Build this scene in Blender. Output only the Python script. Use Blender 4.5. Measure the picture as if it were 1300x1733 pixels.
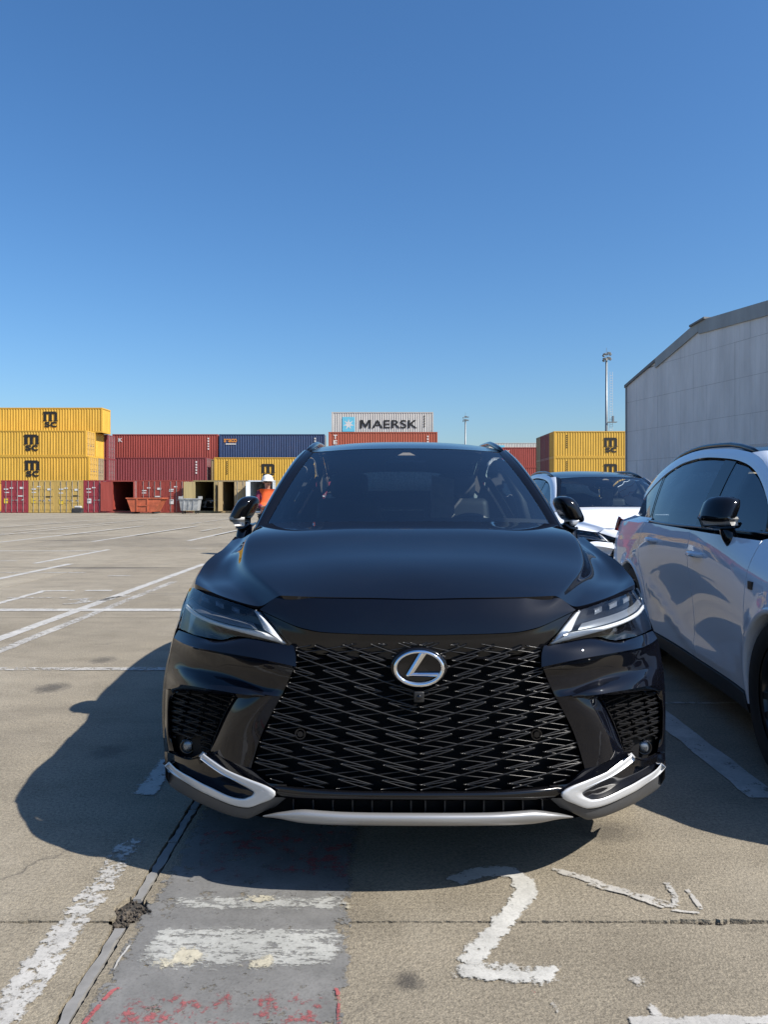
import bpy, bmesh, math, random
import numpy as np
from mathutils import Vector, Matrix
from mathutils.geometry import delaunay_2d_cdt
R = math.radians
random.seed(7)
scene = bpy.context.scene
for o in list(bpy.data.objects):
    bpy.data.objects.remove(o)
col = scene.collection

# ------------------------------------------------------------------ camera, sky, sun, exposure
FOC, HOR, CAMZ = 1302.0, 843.0, 1.30          # focal length in photo pixels, horizon row, eye height
cam_d = bpy.data.cameras.new('camera')
cam = bpy.data.objects.new('camera', cam_d)
col.objects.link(cam)
cam.location = (0, 0, CAMZ)
cam.rotation_euler = (R(90), 0, 0)
cam_d.sensor_fit = 'VERTICAL'
cam_d.sensor_height = 24.0
cam_d.lens = 24.0 * FOC / 1733.0
cam_d.shift_y = -(866.5 - HOR) / 1733.0
cam_d.clip_start = 0.05
cam_d.clip_end = 6000
scene.camera = cam

SUN = Vector((0.90, -0.45, 1.0)).normalized()   # towards the sun
world = bpy.data.worlds.new('World')
scene.world = world
world.use_nodes = True
wn = world.node_tree
bg = wn.nodes['Background']
sky = wn.nodes.new('ShaderNodeTexSky')
sky.sky_type = 'NISHITA'
sky.sun_disc = False
sky.sun_elevation = math.asin(SUN.z)
sky.sun_rotation = math.atan2(SUN.x, SUN.y)
sky.air_density = 1.2
sky.dust_density = 1.0
sky.ozone_density = 9.0
hs = wn.nodes.new('ShaderNodeHueSaturation')
hs.inputs['Saturation'].default_value = 1.1
wn.links.new(sky.outputs[0], hs.inputs['Color'])
wn.links.new(hs.outputs[0], bg.inputs[0])
bg.inputs[1].default_value = 0.099
sun_d = bpy.data.lights.new('sun', 'SUN')
sun_d.energy = 5.0
sun_d.angle = R(0.53)
sun_d.color = (1.0, 0.94, 0.85)
sun = bpy.data.objects.new('sun', sun_d)
col.objects.link(sun)
sun.location = (20, -10, 30)
sun.rotation_euler = SUN.to_track_quat('Z', 'Y').to_euler()
scene.view_settings.view_transform = 'Standard'
scene.view_settings.look = 'None'
scene.view_settings.exposure = 0.6
scene.view_settings.gamma = 1.0
scene.view_settings.use_curve_mapping = False

# ------------------------------------------------------------------ materials
MATS = {}
def new_mat(name):
    m = bpy.data.materials.new(name)
    m.use_nodes = True
    MATS[name] = m
    return m, m.node_tree, m.node_tree.nodes['Principled BSDF']
def nd(nt, kind, **kw):
    n = nt.nodes.new(kind)
    for k, v in kw.items():
        if k == 'inp':
            for a, b in v.items():
                n.inputs[a].default_value = b
        else:
            setattr(n, k, v)
    return n
def ramp(nt, fac, stops):
    r = nt.nodes.new('ShaderNodeValToRGB')
    els = r.color_ramp.elements
    while len(els) < len(stops):
        els.new(0.5)
    for e, (p, c) in zip(els, stops):
        e.position = p
        e.color = c if len(c) == 4 else (*c, 1)
    nt.links.new(fac, r.inputs[0])
    return r.outputs[0]
def mixc(nt, fac, a, b, mode='MIX'):
    m = nt.nodes.new('ShaderNodeMix')
    m.data_type = 'RGBA'
    m.blend_type = mode
    if isinstance(fac, (int, float)):
        m.inputs[0].default_value = fac
    else:
        nt.links.new(fac, m.inputs[0])
    for s, v in ((6, a), (7, b)):
        if isinstance(v, tuple):
            m.inputs[s].default_value = v if len(v) == 4 else (*v, 1)
        else:
            nt.links.new(v, m.inputs[s])
    return m.outputs[2]
def math_n(nt, op, a, b=None, clamp=False):
    m = nt.nodes.new('ShaderNodeMath')
    m.operation = op
    m.use_clamp = clamp
    for i, v in enumerate((a, b)):
        if v is None:
            continue
        if isinstance(v, (int, float)):
            m.inputs[i].default_value = v
        else:
            nt.links.new(v, m.inputs[i])
    return m.outputs[0]
def noise(nt, vec, scale, detail=4, rough=0.6):
    n = nt.nodes.new('ShaderNodeTexNoise')
    n.inputs['Scale'].default_value = scale
    n.inputs['Detail'].default_value = detail
    n.inputs['Roughness'].default_value = rough
    if vec is not None:
        nt.links.new(vec, n.inputs['Vector'])
    return n.outputs['Fac']
def mapping(nt, vec, scale=(1, 1, 1), loc=(0, 0, 0)):
    m = nt.nodes.new('ShaderNodeMapping')
    m.inputs['Scale'].default_value = scale
    m.inputs['Location'].default_value = loc
    nt.links.new(vec, m.inputs['Vector'])
    return m.outputs[0]
def position(nt):
    return nt.nodes.new('ShaderNodeNewGeometry').outputs['Position']
def objco(nt):
    return nt.nodes.new('ShaderNodeTexCoord').outputs['Object']
def bump(nt, bsdf, h, strength, dist):
    b = nt.nodes.new('ShaderNodeBump')
    b.inputs['Strength'].default_value = strength
    b.inputs['Distance'].default_value = dist
    nt.links.new(h, b.inputs['Height'])
    nt.links.new(b.outputs[0], bsdf.inputs['Normal'])

def simple(name, c, rough=0.5, metal=0.0, coat=0.0, coat_r=0.03, var=0.12, vscale=3.0, spec=0.5):
    m, nt, b = new_mat(name)
    n = noise(nt, objco(nt), vscale, 5)
    lo = tuple(x * (1 - var) for x in c)
    hi = tuple(min(1, x * (1 + var)) for x in c)
    nt.links.new(ramp(nt, n, [(0.3, lo), (0.7, hi)]), b.inputs['Base Color'])
    b.inputs['Roughness'].default_value = rough
    b.inputs['Metallic'].default_value = metal
    b.inputs['Coat Weight'].default_value = coat
    b.inputs['Coat Roughness'].default_value = coat_r
    b.inputs['Specular IOR Level'].default_value = spec
    return m

def car_paint(name, c, dust=0.0, metal=0.0, rough=0.35, spec=0.0):
    m, nt, b = new_mat(name)
    oc = objco(nt)
    # thin road dust, wiped into streaks
    n1 = noise(nt, mapping(nt, oc, (1.2, 3.5, 2.0)), 3.2, 7, 0.68)
    n2 = noise(nt, oc, 55, 3, 0.7)
    f = math_n(nt, 'MULTIPLY', ramp(nt, n1, [(0.45, (0, 0, 0)), (0.75, (1, 1, 1))]), math_n(nt, 'MULTIPLY', n2, dust))
    # dust settles on what faces up
    sep = nt.nodes.new('ShaderNodeSeparateXYZ')
    nt.links.new(nt.nodes.new('ShaderNodeNewGeometry').outputs['Normal'], sep.inputs[0])
    up = ramp(nt, sep.outputs['Z'], [(0.80, (0, 0, 0)), (1.0, (1, 1, 1))])
    f = math_n(nt, 'ADD', f, math_n(nt, 'MULTIPLY', math_n(nt, 'MULTIPLY', up, dust), math_n(nt, 'ADD', math_n(nt, 'MULTIPLY', n1, 1.2), .2)))
    nt.links.new(mixc(nt, f, c, (0.35, 0.32, 0.28)), b.inputs['Base Color'])
    b.inputs['Roughness'].default_value = rough
    b.inputs['Metallic'].default_value = metal
    b.inputs['Coat Weight'].default_value = 1.0
    b.inputs['Coat IOR'].default_value = 1.47
    b.inputs['Specular IOR Level'].default_value = spec
    nt.links.new(math_n(nt, 'ADD', math_n(nt, 'MULTIPLY', f, 0.5), 0.015), b.inputs['Coat Roughness'])
    return m

def thin_glass(name, tint, ior=1.8, rough=0.0, film=0.0):
    m, nt, b = new_mat(name)
    nt.nodes.remove(b)
    out = [n for n in nt.nodes if n.type == 'OUTPUT_MATERIAL'][0]
    t = nt.nodes.new('ShaderNodeBsdfTransparent')
    t.inputs[0].default_value = (*tint, 1)
    g = nt.nodes.new('ShaderNodeBsdfGlossy')
    g.inputs['Roughness'].default_value = rough
    g.inputs[0].default_value = (0.95, 0.97, 1, 1)
    f = nt.nodes.new('ShaderNodeFresnel')
    f.inputs[0].default_value = ior
    mx = nt.nodes.new('ShaderNodeMixShader')
    nt.links.new(f.outputs[0], mx.inputs[0])
    nt.links.new(t.outputs[0], mx.inputs[1])
    nt.links.new(g.outputs[0], mx.inputs[2])
    last = mx.outputs[0]
    if film > 0:                     # thin dust film, its blue tint painted in to strengthen the sky's sheen
        df = nt.nodes.new('ShaderNodeBsdfDiffuse')
        df.inputs[0].default_value = (0.36, 0.43, 0.47, 1)
        m2 = nt.nodes.new('ShaderNodeMixShader')
        n1 = noise(nt, mapping(nt, objco(nt), (1, 1, 2)), 3.0, 5, .6)
        nt.links.new(math_n(nt, 'MULTIPLY', math_n(nt, 'ADD', n1, .5), film), m2.inputs[0])
        nt.links.new(last, m2.inputs[1])
        nt.links.new(df.outputs[0], m2.inputs[2])
        last = m2.outputs[0]
    nt.links.new(last, out.inputs[0])
    return m

car_paint('black_paint', (0.003, 0.0036, 0.0065), dust=0.006)
car_paint('white_paint', (0.82, 0.86, 0.91), dust=0.008)
car_paint('silver_paint', (0.42, 0.43, 0.45), dust=0.05, metal=0.6)
simple('gloss_black', (0.004, 0.004, 0.005), 0.12, spec=0.5)
simple('satin_black', (0.012, 0.012, 0.013), 0.45)
simple('grille_bar_black', (0.014, 0.014, 0.015), 0.34, spec=0.5)
simple('matte_black', (0.008, 0.008, 0.009), 0.8, spec=0.2)
simple('grey_plastic', (0.055, 0.056, 0.058), 0.55)
simple('satin_silver', (0.58, 0.59, 0.60), 0.33, metal=0.35, var=0.03)
simple('lip_silver', (0.36, 0.36, 0.36), 0.38, metal=0.6, var=0.05)
simple('chrome', (0.80, 0.81, 0.83), 0.06, metal=1.0, var=0.02)
simple('light_guide', (0.80, 0.82, 0.84), 0.35, var=0.02, coat=0.5)
simple('lamp_grey', (0.22, 0.24, 0.27), 0.22, metal=0.4)
simple('rubber', (0.014, 0.014, 0.014), 0.75)
simple('rim_dark', (0.02, 0.02, 0.022), 0.3, metal=0.4, coat=0.5)
simple('leather_black', (0.06, 0.062, 0.065), 0.5)
simple('leather_red', (0.10, 0.022, 0.018), 0.55)
simple('dash_black', (0.035, 0.036, 0.038), 0.6)
simple('headliner', (0.12, 0.12, 0.12), 0.9)
simple('plastic_film', (0.55, 0.56, 0.56), 0.25)
simple('tail_red', (0.30, 0.012, 0.010), 0.2, coat=1.0)
thin_glass('windscreen_glass', (0.76, 0.86, 0.88), 2.1, film=0.006)
thin_glass('tinted_glass', (0.20, 0.24, 0.26), 1.7)
thin_glass('side_glass', (0.45, 0.52, 0.53), 1.7)
thin_glass('lens_glass', (0.93, 0.95, 0.97), 1.5)

# ------------------------------------------------------------------ mesh helpers
def props(o, label=None, cat=None, group=None, kind=None):
    if label: o['label'] = label
    if cat: o['category'] = cat
    if group: o['group'] = group
    if kind: o['kind'] = kind
    return o
def empty(name, loc=(0, 0, 0), rz=0.0, parent=None):
    o = bpy.data.objects.new(name, None)
    o.empty_display_size = 0.2
    o.location = loc
    o.rotation_euler = (0, 0, rz)
    o.parent = parent
    col.objects.link(o)
    return o
def link(name, me, mat=None, parent=None):
    o = bpy.data.objects.new(name, me)
    if mat and not me.materials:
        me.materials.append(MATS[mat])
    o.parent = parent
    col.objects.link(o)
    return o
def make_mesh(name, V, F, smooth=True, normals=None):
    me = bpy.data.meshes.new(name)
    me.from_pydata([tuple(v) for v in V], [], [tuple(f) for f in F])
    me.update()
    if smooth:
        me.polygons.foreach_set('use_smooth', [True] * len(me.polygons))
    if normals is not None:
        me.normals_split_custom_set_from_vertices([tuple(n) for n in normals])
    return me
class MB:
    """collects boxes, tubes and sheets into one mesh"""
    def __init__(s):
        s.V, s.F = [], []
    def add(s, V, F):
        k = len(s.V)
        s.V += [tuple(v) for v in V]
        s.F += [tuple(i + k for i in f) for f in F]
        return s
    def box(s, a, b, bev=0.0):
        x0, y0, z0 = a
        x1, y1, z1 = b
        if bev <= 0:
            V = [(x, y, z) for z in (z0, z1) for y in (y0, y1) for x in (x0, x1)]
            F = [(0, 2, 3, 1), (4, 5, 7, 6), (0, 1, 5, 4), (2, 6, 7, 3), (0, 4, 6, 2), (1, 3, 7, 5)]
            return s.add(V, F)
        bm = bmesh.new()
        bmesh.ops.create_cube(bm, size=1.0)
        for v in bm.verts:
            v.co = Vector(((x0 + x1) / 2 + v.co.x * (x1 - x0), (y0 + y1) / 2 + v.co.y * (y1 - y0), (z0 + z1) / 2 + v.co.z * (z1 - z0)))
        bmesh.ops.bevel(bm, geom=bm.edges[:], offset=bev, segments=2, affect='EDGES', profile=0.6)
        s.bm(bm)
        return s
    def bm(s, bm):
        bm.verts.index_update()
        s.add([v.co[:] for v in bm.verts], [[v.index for v in f.verts] for f in bm.faces])
        bm.free()
        return s
    def tube(s, pts, r, n=8, caps=True):
        pts = [Vector(p) for p in pts]
        rr = r if isinstance(r, (list, tuple)) else [r] * len(pts)
        V, F = [], []
        up = Vector((0, 0, 1))
        for i, p in enumerate(pts):
            t = (pts[min(i + 1, len(pts) - 1)] - pts[max(i - 1, 0)]).normalized()
            a = t.cross(up)
            if a.length < 1e-3:
                a = t.cross(Vector((0, 1, 0)))
            a.normalize()
            b = t.cross(a)
            for k in range(n):
                q = 2 * math.pi * k / n
                V.append(p + (a * math.cos(q) + b * math.sin(q)) * rr[i])
        for i in range(len(pts) - 1):
            for k in range(n):
                F.append((i * n + k, i * n + (k + 1) % n, (i + 1) * n + (k + 1) % n, (i + 1) * n + k))
        if caps:
            F.append(tuple(range(n))[::-1])
            F.append(tuple((len(pts) - 1) * n + k for k in range(n)))
        return s.add(V, F)
    def lathe(s, prof, axis='x', c=(0, 0, 0), n=40, scale=(1, 1)):
        """prof: (radius, offset along the axis)"""
        V, F = [], []
        m = len(prof)
        for k in range(n):
            q = 2 * math.pi * k / n
            for r, h in prof:
                u, v = r * math.cos(q) * scale[0], r * math.sin(q) * scale[1]
                p = {'x': (h, u, v), 'y': (u, h, v), 'z': (u, v, h)}[axis]
                V.append((c[0] + p[0], c[1] + p[1], c[2] + p[2]))
        for k in range(n):
            for j in range(m - 1):
                F.append((k * m + j, k * m + j + 1, ((k + 1) % n) * m + j + 1, ((k + 1) % n) * m + j))
        return s.add(V, F)
    def build(s, name, mat, parent=None, smooth=False, mirror=False):
        V = [(-v[0], v[1], v[2]) for v in s.V] if mirror else s.V
        F = [f[::-1] for f in s.F] if mirror else s.F
        return link(name, make_mesh(name, V, F, smooth), mat, parent)

def nspline(t, P, ts):
    """natural cubic spline of P (n,k) with knots t at ts"""
    t = np.asarray(t, float)
    P = np.asarray(P, float)
    n = len(t)
    if n == 2:
        w = ((ts - t[0]) / (t[1] - t[0]))[:, None]
        return P[0] * (1 - w) + P[1] * w
    h = np.diff(t)
    A = np.zeros((n, n))
    B = np.zeros((n, P.shape[1]))
    A[0, 0] = A[-1, -1] = 1
    for i in range(1, n - 1):
        A[i, i - 1], A[i, i], A[i, i + 1] = h[i - 1], 2 * (h[i - 1] + h[i]), h[i]
        B[i] = 6 * ((P[i + 1] - P[i]) / h[i] - (P[i] - P[i - 1]) / h[i - 1])
    M = np.linalg.solve(A, B)
    k = np.clip(np.searchsorted(t, ts) - 1, 0, n - 2)
    d1 = (t[k + 1] - ts)[:, None]
    d0 = (ts - t[k])[:, None]
    hh = h[k][:, None]
    return (M[k] * d1 ** 3 + M[k + 1] * d0 ** 3) / (6 * hh) + (P[k] / hh - M[k] * hh / 6) * d1 + (P[k + 1] / hh - M[k + 1] * hh / 6) * d0
def hermite(t, P, ts):
    """monotone-ish C1 interpolation without ringing"""
    t = np.asarray(t, float)
    P = np.asarray(P, float)
    n = len(t)
    h = np.diff(t)[:, None]
    d = np.diff(P, axis=0) / h
    m = np.zeros_like(P)
    m[0], m[-1] = d[0], d[-1]
    for i in range(1, n - 1):
        a, b = d[i - 1], d[i]
        ok = (a * b) > 0
        w1, w2 = 2 * h[i] + h[i - 1], h[i] + 2 * h[i - 1]
        den = np.where(ok, w1 / np.where(ok, a, 1) + w2 / np.where(ok, b, 1), 1)
        m[i] = np.where(ok, (w1 + w2) / den, 0)
    k = np.clip(np.searchsorted(t, ts) - 1, 0, n - 2)
    hh = h[k]
    s = ((ts - t[k])[:, None]) / hh
    return (P[k] * (1 + 2 * s) * (1 - s) ** 2 + m[k] * hh * s * (1 - s) ** 2 + P[k + 1] * s * s * (3 - 2 * s) + m[k + 1] * hh * s * s * (s - 1))
def knots(A):
    """average chord-length knots along axis 1 of (rows, n, 3)"""
    d = np.linalg.norm(np.diff(A, axis=1), axis=2).mean(axis=0)
    return np.concatenate([[0], np.cumsum(np.maximum(d, 1e-4))])
def patch(rows, nu, nv, ku='n', kv='n'):
    """rows of 3D points -> smooth grid (nu along the columns of rows, nv along each row)"""
    A = np.asarray(rows, float)
    f = {'n': nspline, 'h': hermite}
    t = knots(A)
    ts = np.linspace(0, t[-1], nv)
    B = np.stack([f[kv](t, r, ts) for r in A])
    C = B.transpose(1, 0, 2)
    t = knots(C)
    ts = np.linspace(0, t[-1], nu)
    D = np.stack([f[ku](t, r, ts) for r in C])
    return D.transpose(1, 0, 2)
def grid_faces(nu, nv):
    return [(i * nv + j, i * nv + j + 1, (i + 1) * nv + j + 1, (i + 1) * nv + j) for i in range(nu - 1) for j in range(nv - 1)]
CENTRE = np.array((0, 2.4, 0.75))
def finish(V, F, hem=0.012, ref=None, normals=None):
    """orient outwards and turn the free edge inwards so that the panel has thickness"""
    V = np.asarray(V, float)
    fn = []
    for f in F:
        a, b, c = V[f[0]], V[f[1]], V[f[2]]
        n = np.cross(b - a, c - a)
        if len(f) == 4:
            n = n + np.cross(c - a, V[f[3]] - a)
        fn.append(n)
    fn = np.asarray(fn)
    r = np.asarray(ref, float) if ref is not None else V.mean(axis=0) - CENTRE
    if (fn.sum(axis=0) * r).sum() < 0:
        F = [tuple(f[::-1]) for f in F]
        fn = -fn
    vn = np.zeros_like(V)
    for f, n in zip(F, fn):
        for i in f:
            vn[i] += n
    vn /= np.maximum(np.linalg.norm(vn, axis=1), 1e-12)[:, None]
    if normals is not None:
        normals = np.asarray(normals, float)
        s = np.sign((normals * vn).sum(axis=1))
        s[s == 0] = 1
        normals = normals * s[:, None]
        vn = normals.copy()
    if hem > 0:
        cnt = {}
        for f in F:
            for i in range(len(f)):
                a, b = f[i], f[(i + 1) % len(f)]
                k = (min(a, b), max(a, b))
                cnt[k] = (cnt.get(k, (0,))[0] + 1, a, b)
        be = [(v[1], v[2]) for v in cnt.values() if v[0] == 1]
        ids = {}
        VV, FF = list(V), list(F)
        for a, b in be:
            for q in (a, b):
                if q not in ids:
                    ids[q] = len(VV)
                    VV.append(V[q])
                    VV.append(V[q] - vn[q] * hem)
            FF.append((ids[b], ids[a], ids[a] + 1, ids[b] + 1))
        if normals is not None:
            normals = np.vstack([normals, np.zeros((len(VV) - len(V), 3))])
        V, F = VV, FF
    return V, F, normals
def sheet(name, mat, parent, G, hem=0.012, ref=None, mirror=False, both=False):
    """a grid of points as a panel; both=True also makes its mirror twin as an object of its own"""
    nu, nv = G.shape[:2]
    V, F, _ = finish(G.reshape(-1, 3), grid_faces(nu, nv), hem, ref)
    out = [link(name, make_mesh(name, V, F), mat, parent)]
    if both:
        V2 = [(-v[0], v[1], v[2]) for v in V]
        out.append(link(name, make_mesh(name, V2, [f[::-1] for f in F]), mat, parent))
    return out
def full(rows):
    """mirror half rows (first column on the centre line) to full width"""
    return [[(-p[0], p[1], p[2]) for p in r[:0:-1]] + list(r) for r in rows]
def resample(poly, step, closed=True):
    out = []
    n = len(poly)
    for i in range(n if closed else n - 1):
        a, b = poly[i], poly[(i + 1) % n]
        L = math.hypot(b[0] - a[0], b[1] - a[1])
        k = max(1, int(round(L / step)))
        for j in range(k):
            out.append((a[0] + (b[0] - a[0]) * j / k, a[1] + (b[1] - a[1]) * j / k))
    if not closed:
        out.append(poly[-1])
    return out
def inside(p, poly):
    x, y = p
    c = False
    j = len(poly) - 1
    for i in range(len(poly)):
        xi, yi = poly[i]
        xj, yj = poly[j]
        if (yi > y) != (yj > y) and x < (xj - xi) * (y - yi) / (yj - yi) + xi:
            c = not c
        j = i
    return c
def cdt_panel(name, mat, parent, poly, surf, step, hem=0.012, both=True, ref=(1, 0, 0)):
    """a panel cut out of surf(u, v) -> (x, y, z) along an outline given in (u, v)"""
    b = resample(poly, step)
    us, vs = [p[0] for p in b], [p[1] for p in b]
    pts = list(b)
    u = min(us) + step * 0.5
    while u < max(us):
        v = min(vs) + step * 0.5
        while v < max(vs):
            if inside((u, v), b) and min((u - q[0]) ** 2 + (v - q[1]) ** 2 for q in b) > (0.45 * step) ** 2:
                pts.append((u, v))
            v += step
        u += step
    n = len(b)
    res = delaunay_2d_cdt([Vector(p) for p in pts], [(i, (i + 1) % n) for i in range(n)], [], 1, 1e-7)
    P = [(p.x, p.y) for p in res[0]]
    # drop any triangle outside the outline
    F = [tuple(f) for f in res[2] if inside((sum(P[i][0] for i in f) / 3, sum(P[i][1] for i in f) / 3), b)]
    used = sorted({i for f in F for i in f})
    rm = {q: i for i, q in enumerate(used)}
    P = [P[i] for i in used]
    F = [tuple(rm[i] for i in f) for f in F]
    e = 0.004
    V = np.array([surf(*p) for p in P])
    du = np.array([surf(p[0] + e, p[1]) for p in P]) - np.array([surf(p[0] - e, p[1]) for p in P])
    dv = np.array([surf(p[0], p[1] + e) for p in P]) - np.array([surf(p[0], p[1] - e) for p in P])
    N = np.cross(du, dv)
    N /= np.maximum(np.linalg.norm(N, axis=1), 1e-12)[:, None]
    V, F, N = finish(V, F, hem, ref, N)
    out = [link(name, make_mesh(name, V, F, True, N), mat, parent)]
    if both:
        V2 = [(-v[0], v[1], v[2]) for v in V]
        N2 = [(-v[0], v[1], v[2]) for v in N]
        out.append(link(name, make_mesh(name, V2, [f[::-1] for f in F], True, N2), mat, parent))
    return out
def children(o):
    return [c for c in bpy.data.objects if c.parent == o]
def copy_tree(o, swap=None, parent=None, kids=None):
    if kids is None:
        kids = {}
        for c in bpy.data.objects:
            if c.parent:
                kids.setdefault(c.parent.name, []).append(c)
    c = o.copy()
    c.parent = parent
    col.objects.link(c)
    if swap and c.type == 'MESH' and c.material_slots:
        m = c.data.materials[0].name
        key = (o.name.split('.')[0], m)
        t = swap.get(key, swap.get(m))
        if t:
            c.material_slots[0].link = 'OBJECT'
            c.material_slots[0].material = MATS[t]
    for ch in kids.get(o.name, []):
        copy_tree(ch, swap, c, kids)
    return c
# ================================================================== the car (built once, then copied)
CX, CY = 0.11, 2.42                     # where the nose of the black car stands
_xs = np.linspace(0, 1.2, 601)
_fx = hermite([0, .25, .45, .60, .70, .80, .888, .944, .974, 1.2],
              np.array([[0, .012, .05, .105, .16, .245, .355, .46, .585, 1.8]]).T, _xs)[:, 0]
_zs = np.linspace(0.1, 1.2, 221)
_gz = hermite([.1, .25, .35, .45, .60, .75, .85, .90, .95, .98, 1.2],
              np.array([[.09, .04, .02, .005, 0, 0, .005, .018, .042, .062, .3]]).T, _zs)[:, 0]
_wz = hermite([.1, .25, .45, .68, .76, .82, .90, 1.0, 1.2],
              np.array([[.95, .985, 1, 1, .985, .965, .93, .885, .80]]).T, _zs)[:, 0]
def FR(x, z):
    """front surface of the car: depth behind the nose"""
    return float(np.interp(abs(x) / np.interp(z, _zs, _wz), _xs, _fx) + np.interp(z, _zs, _gz))
def fp(px, py, y):
    D = y + CY
    return (-CX + (px - 650) / FOC * D, y, CAMZ - (py - HOR) / FOC * D)
def fs(px, py, dy=0.0):
    """point of the front surface (pushed back by dy) at a measured spot of the front view"""
    lo = -0.15
    best, bg_ = None, 9
    y = lo
    prev = None
    while y < 1.0:
        p = fp(px, py, y)
        g = y - FR(p[0], p[2]) - dy
        if abs(g) < bg_:
            best, bg_ = y, abs(g)
        if y > 0.62:
            return fp(px, py, best)
        if g >= 0:
            a, b = y - 0.01, y
            for _ in range(24):
                m = (a + b) / 2
                p = fp(px, py, m)
                if m - FR(p[0], p[2]) - dy >= 0:
                    b = m
                else:
                    a = m
            return fp(px, py, b)
        y += 0.01
    return fp(px, py, best)
def FS(rows):
    return [[fs(*p) for p in r] for r in rows]

# side surface x(y, z)
SY = [.42, .60, .78, .97, 1.3, 1.6, 2.2, 2.8, 3.3, 3.8, 4.25, 4.55, 4.78]
SZ = [.18, .32, .5, .7, .85, .95, 1.02, 1.10]
SX = np.array([
    [.87, .90, .915, .908, .868, .815, .755, .65],
    [.93, .952, .962, .953, .915, .868, .828, .73],
    [.94, .958, .965, .960, .942, .912, .868, .79],
    [.93, .955, .966, .963, .950, .922, .875, .800],
    [.905, .930, .948, .953, .945, .925, .893, .845],
    [.885, .905, .925, .937, .940, .931, .912, .880],
    [.885, .893, .898, .914, .932, .934, .926, .908],
    [.885, .896, .903, .913, .933, .937, .929, .911],
    [.895, .915, .925, .935, .948, .945, .936, .918],
    [.92, .950, .962, .965, .962, .950, .935, .912],
    [.915, .945, .962, .965, .958, .944, .925, .898],
    [.88, .915, .938, .945, .940, .925, .905, .878],
    [.79, .83, .860, .872, .868, .852, .836, .812]])
_sy = np.linspace(SY[0], SY[-1], 300)
_sz = np.linspace(SZ[0], SZ[-1], 120)
_S = nspline(SY, SX, _sy)
_S = nspline(SZ, _S.T, _sz).T
def bil(T, us, vs, u, v):
    i = (u - us[0]) / (us[1] - us[0])
    j = (v - vs[0]) / (vs[1] - vs[0])
    i0 = int(min(max(math.floor(i), 0), len(us) - 2))
    j0 = int(min(max(math.floor(j), 0), len(vs) - 2))
    a, b = i - i0, j - j0
    return T[i0, j0] * (1 - a) * (1 - b) + T[i0 + 1, j0] * a * (1 - b) + T[i0, j0 + 1] * (1 - a) * b + T[i0 + 1, j0 + 1] * a * b
def sstep(a, b, v):
    t = min(max((v - a) / (b - a), 0), 1)
    return t * t * (3 - 2 * t)
def arch_flare(y, z):
    o = 0
    for cy in (0.975, 3.825):
        r = math.hypot(y - cy, z - 0.375)
        o += 0.014 * (1 - sstep(0.40, 0.52, r)) if z > 0.2 else 0
    return o
def side(y, z, off=0.0):
    x = bil(_S, _sy, _sz, y, z)
    # the crease that sweeps from the rear arch down along the doors
    c = 0.36 + 0.30 * sstep(2.3, 3.6, y)
    x += 0.012 * math.exp(-((z - c) / 0.05) ** 2) * sstep(1.5, 2.0, y) * (1 - sstep(3.3, 3.5, y))
    x += arch_flare(y, z)
    return (x + off, y, z)
def house(y, z, off=0.0):
    """side of the cabin above the belt line"""
    t = (z - 1.06) / 0.52
    x = 0.905 - 0.185 * t - 0.065 * t * abs(t)
    x -= 0.075 * max(0, y - 3.3) ** 2
    x -= 0.085 * max(0, 2.35 - y)
    return (x + off, y, z)
ROOF_EDGE = [(1.60, 1.115), (1.75, 1.225), (1.95, 1.365), (2.2, 1.505), (2.45, 1.592), (2.8, 1.640), (3.2, 1.648), (3.6, 1.622), (4.0, 1.550), (4.35, 1.455), (4.60, 1.375)]
DLO_TOP = [(1.74, 1.10), (1.86, 1.20), (2.02, 1.325), (2.2, 1.43), (2.4, 1.512), (2.66, 1.565), (3.0, 1.588), (3.35, 1.572), (3.7, 1.515), (4.0, 1.43), (4.25, 1.34), (4.36, 1.285)]
def curve2(pts, ts):
    A = np.array(pts)
    return [(float(t), float(v)) for t, v in zip(ts, hermite(A[:, 0], A[:, 1:2], np.asarray(ts, float))[:, 0])]
def roof_z(y):
    return curve2(ROOF_EDGE, [y])[0][1]
def dlo_z(y):
    return curve2(DLO_TOP, [y])[0][1]
BELT = [(1.5, 1.085), (2.0, 1.092), (2.6, 1.10), (3.2, 1.108), (3.6, 1.115)]
def arc(cy, cz, r, a0, a1, n=18):
    return [(cy + r * math.cos(R(a0 + (a1 - a0) * k / n)), cz + r * math.sin(R(a0 + (a1 - a0) * k / n))) for k in range(n + 1)]

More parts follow.
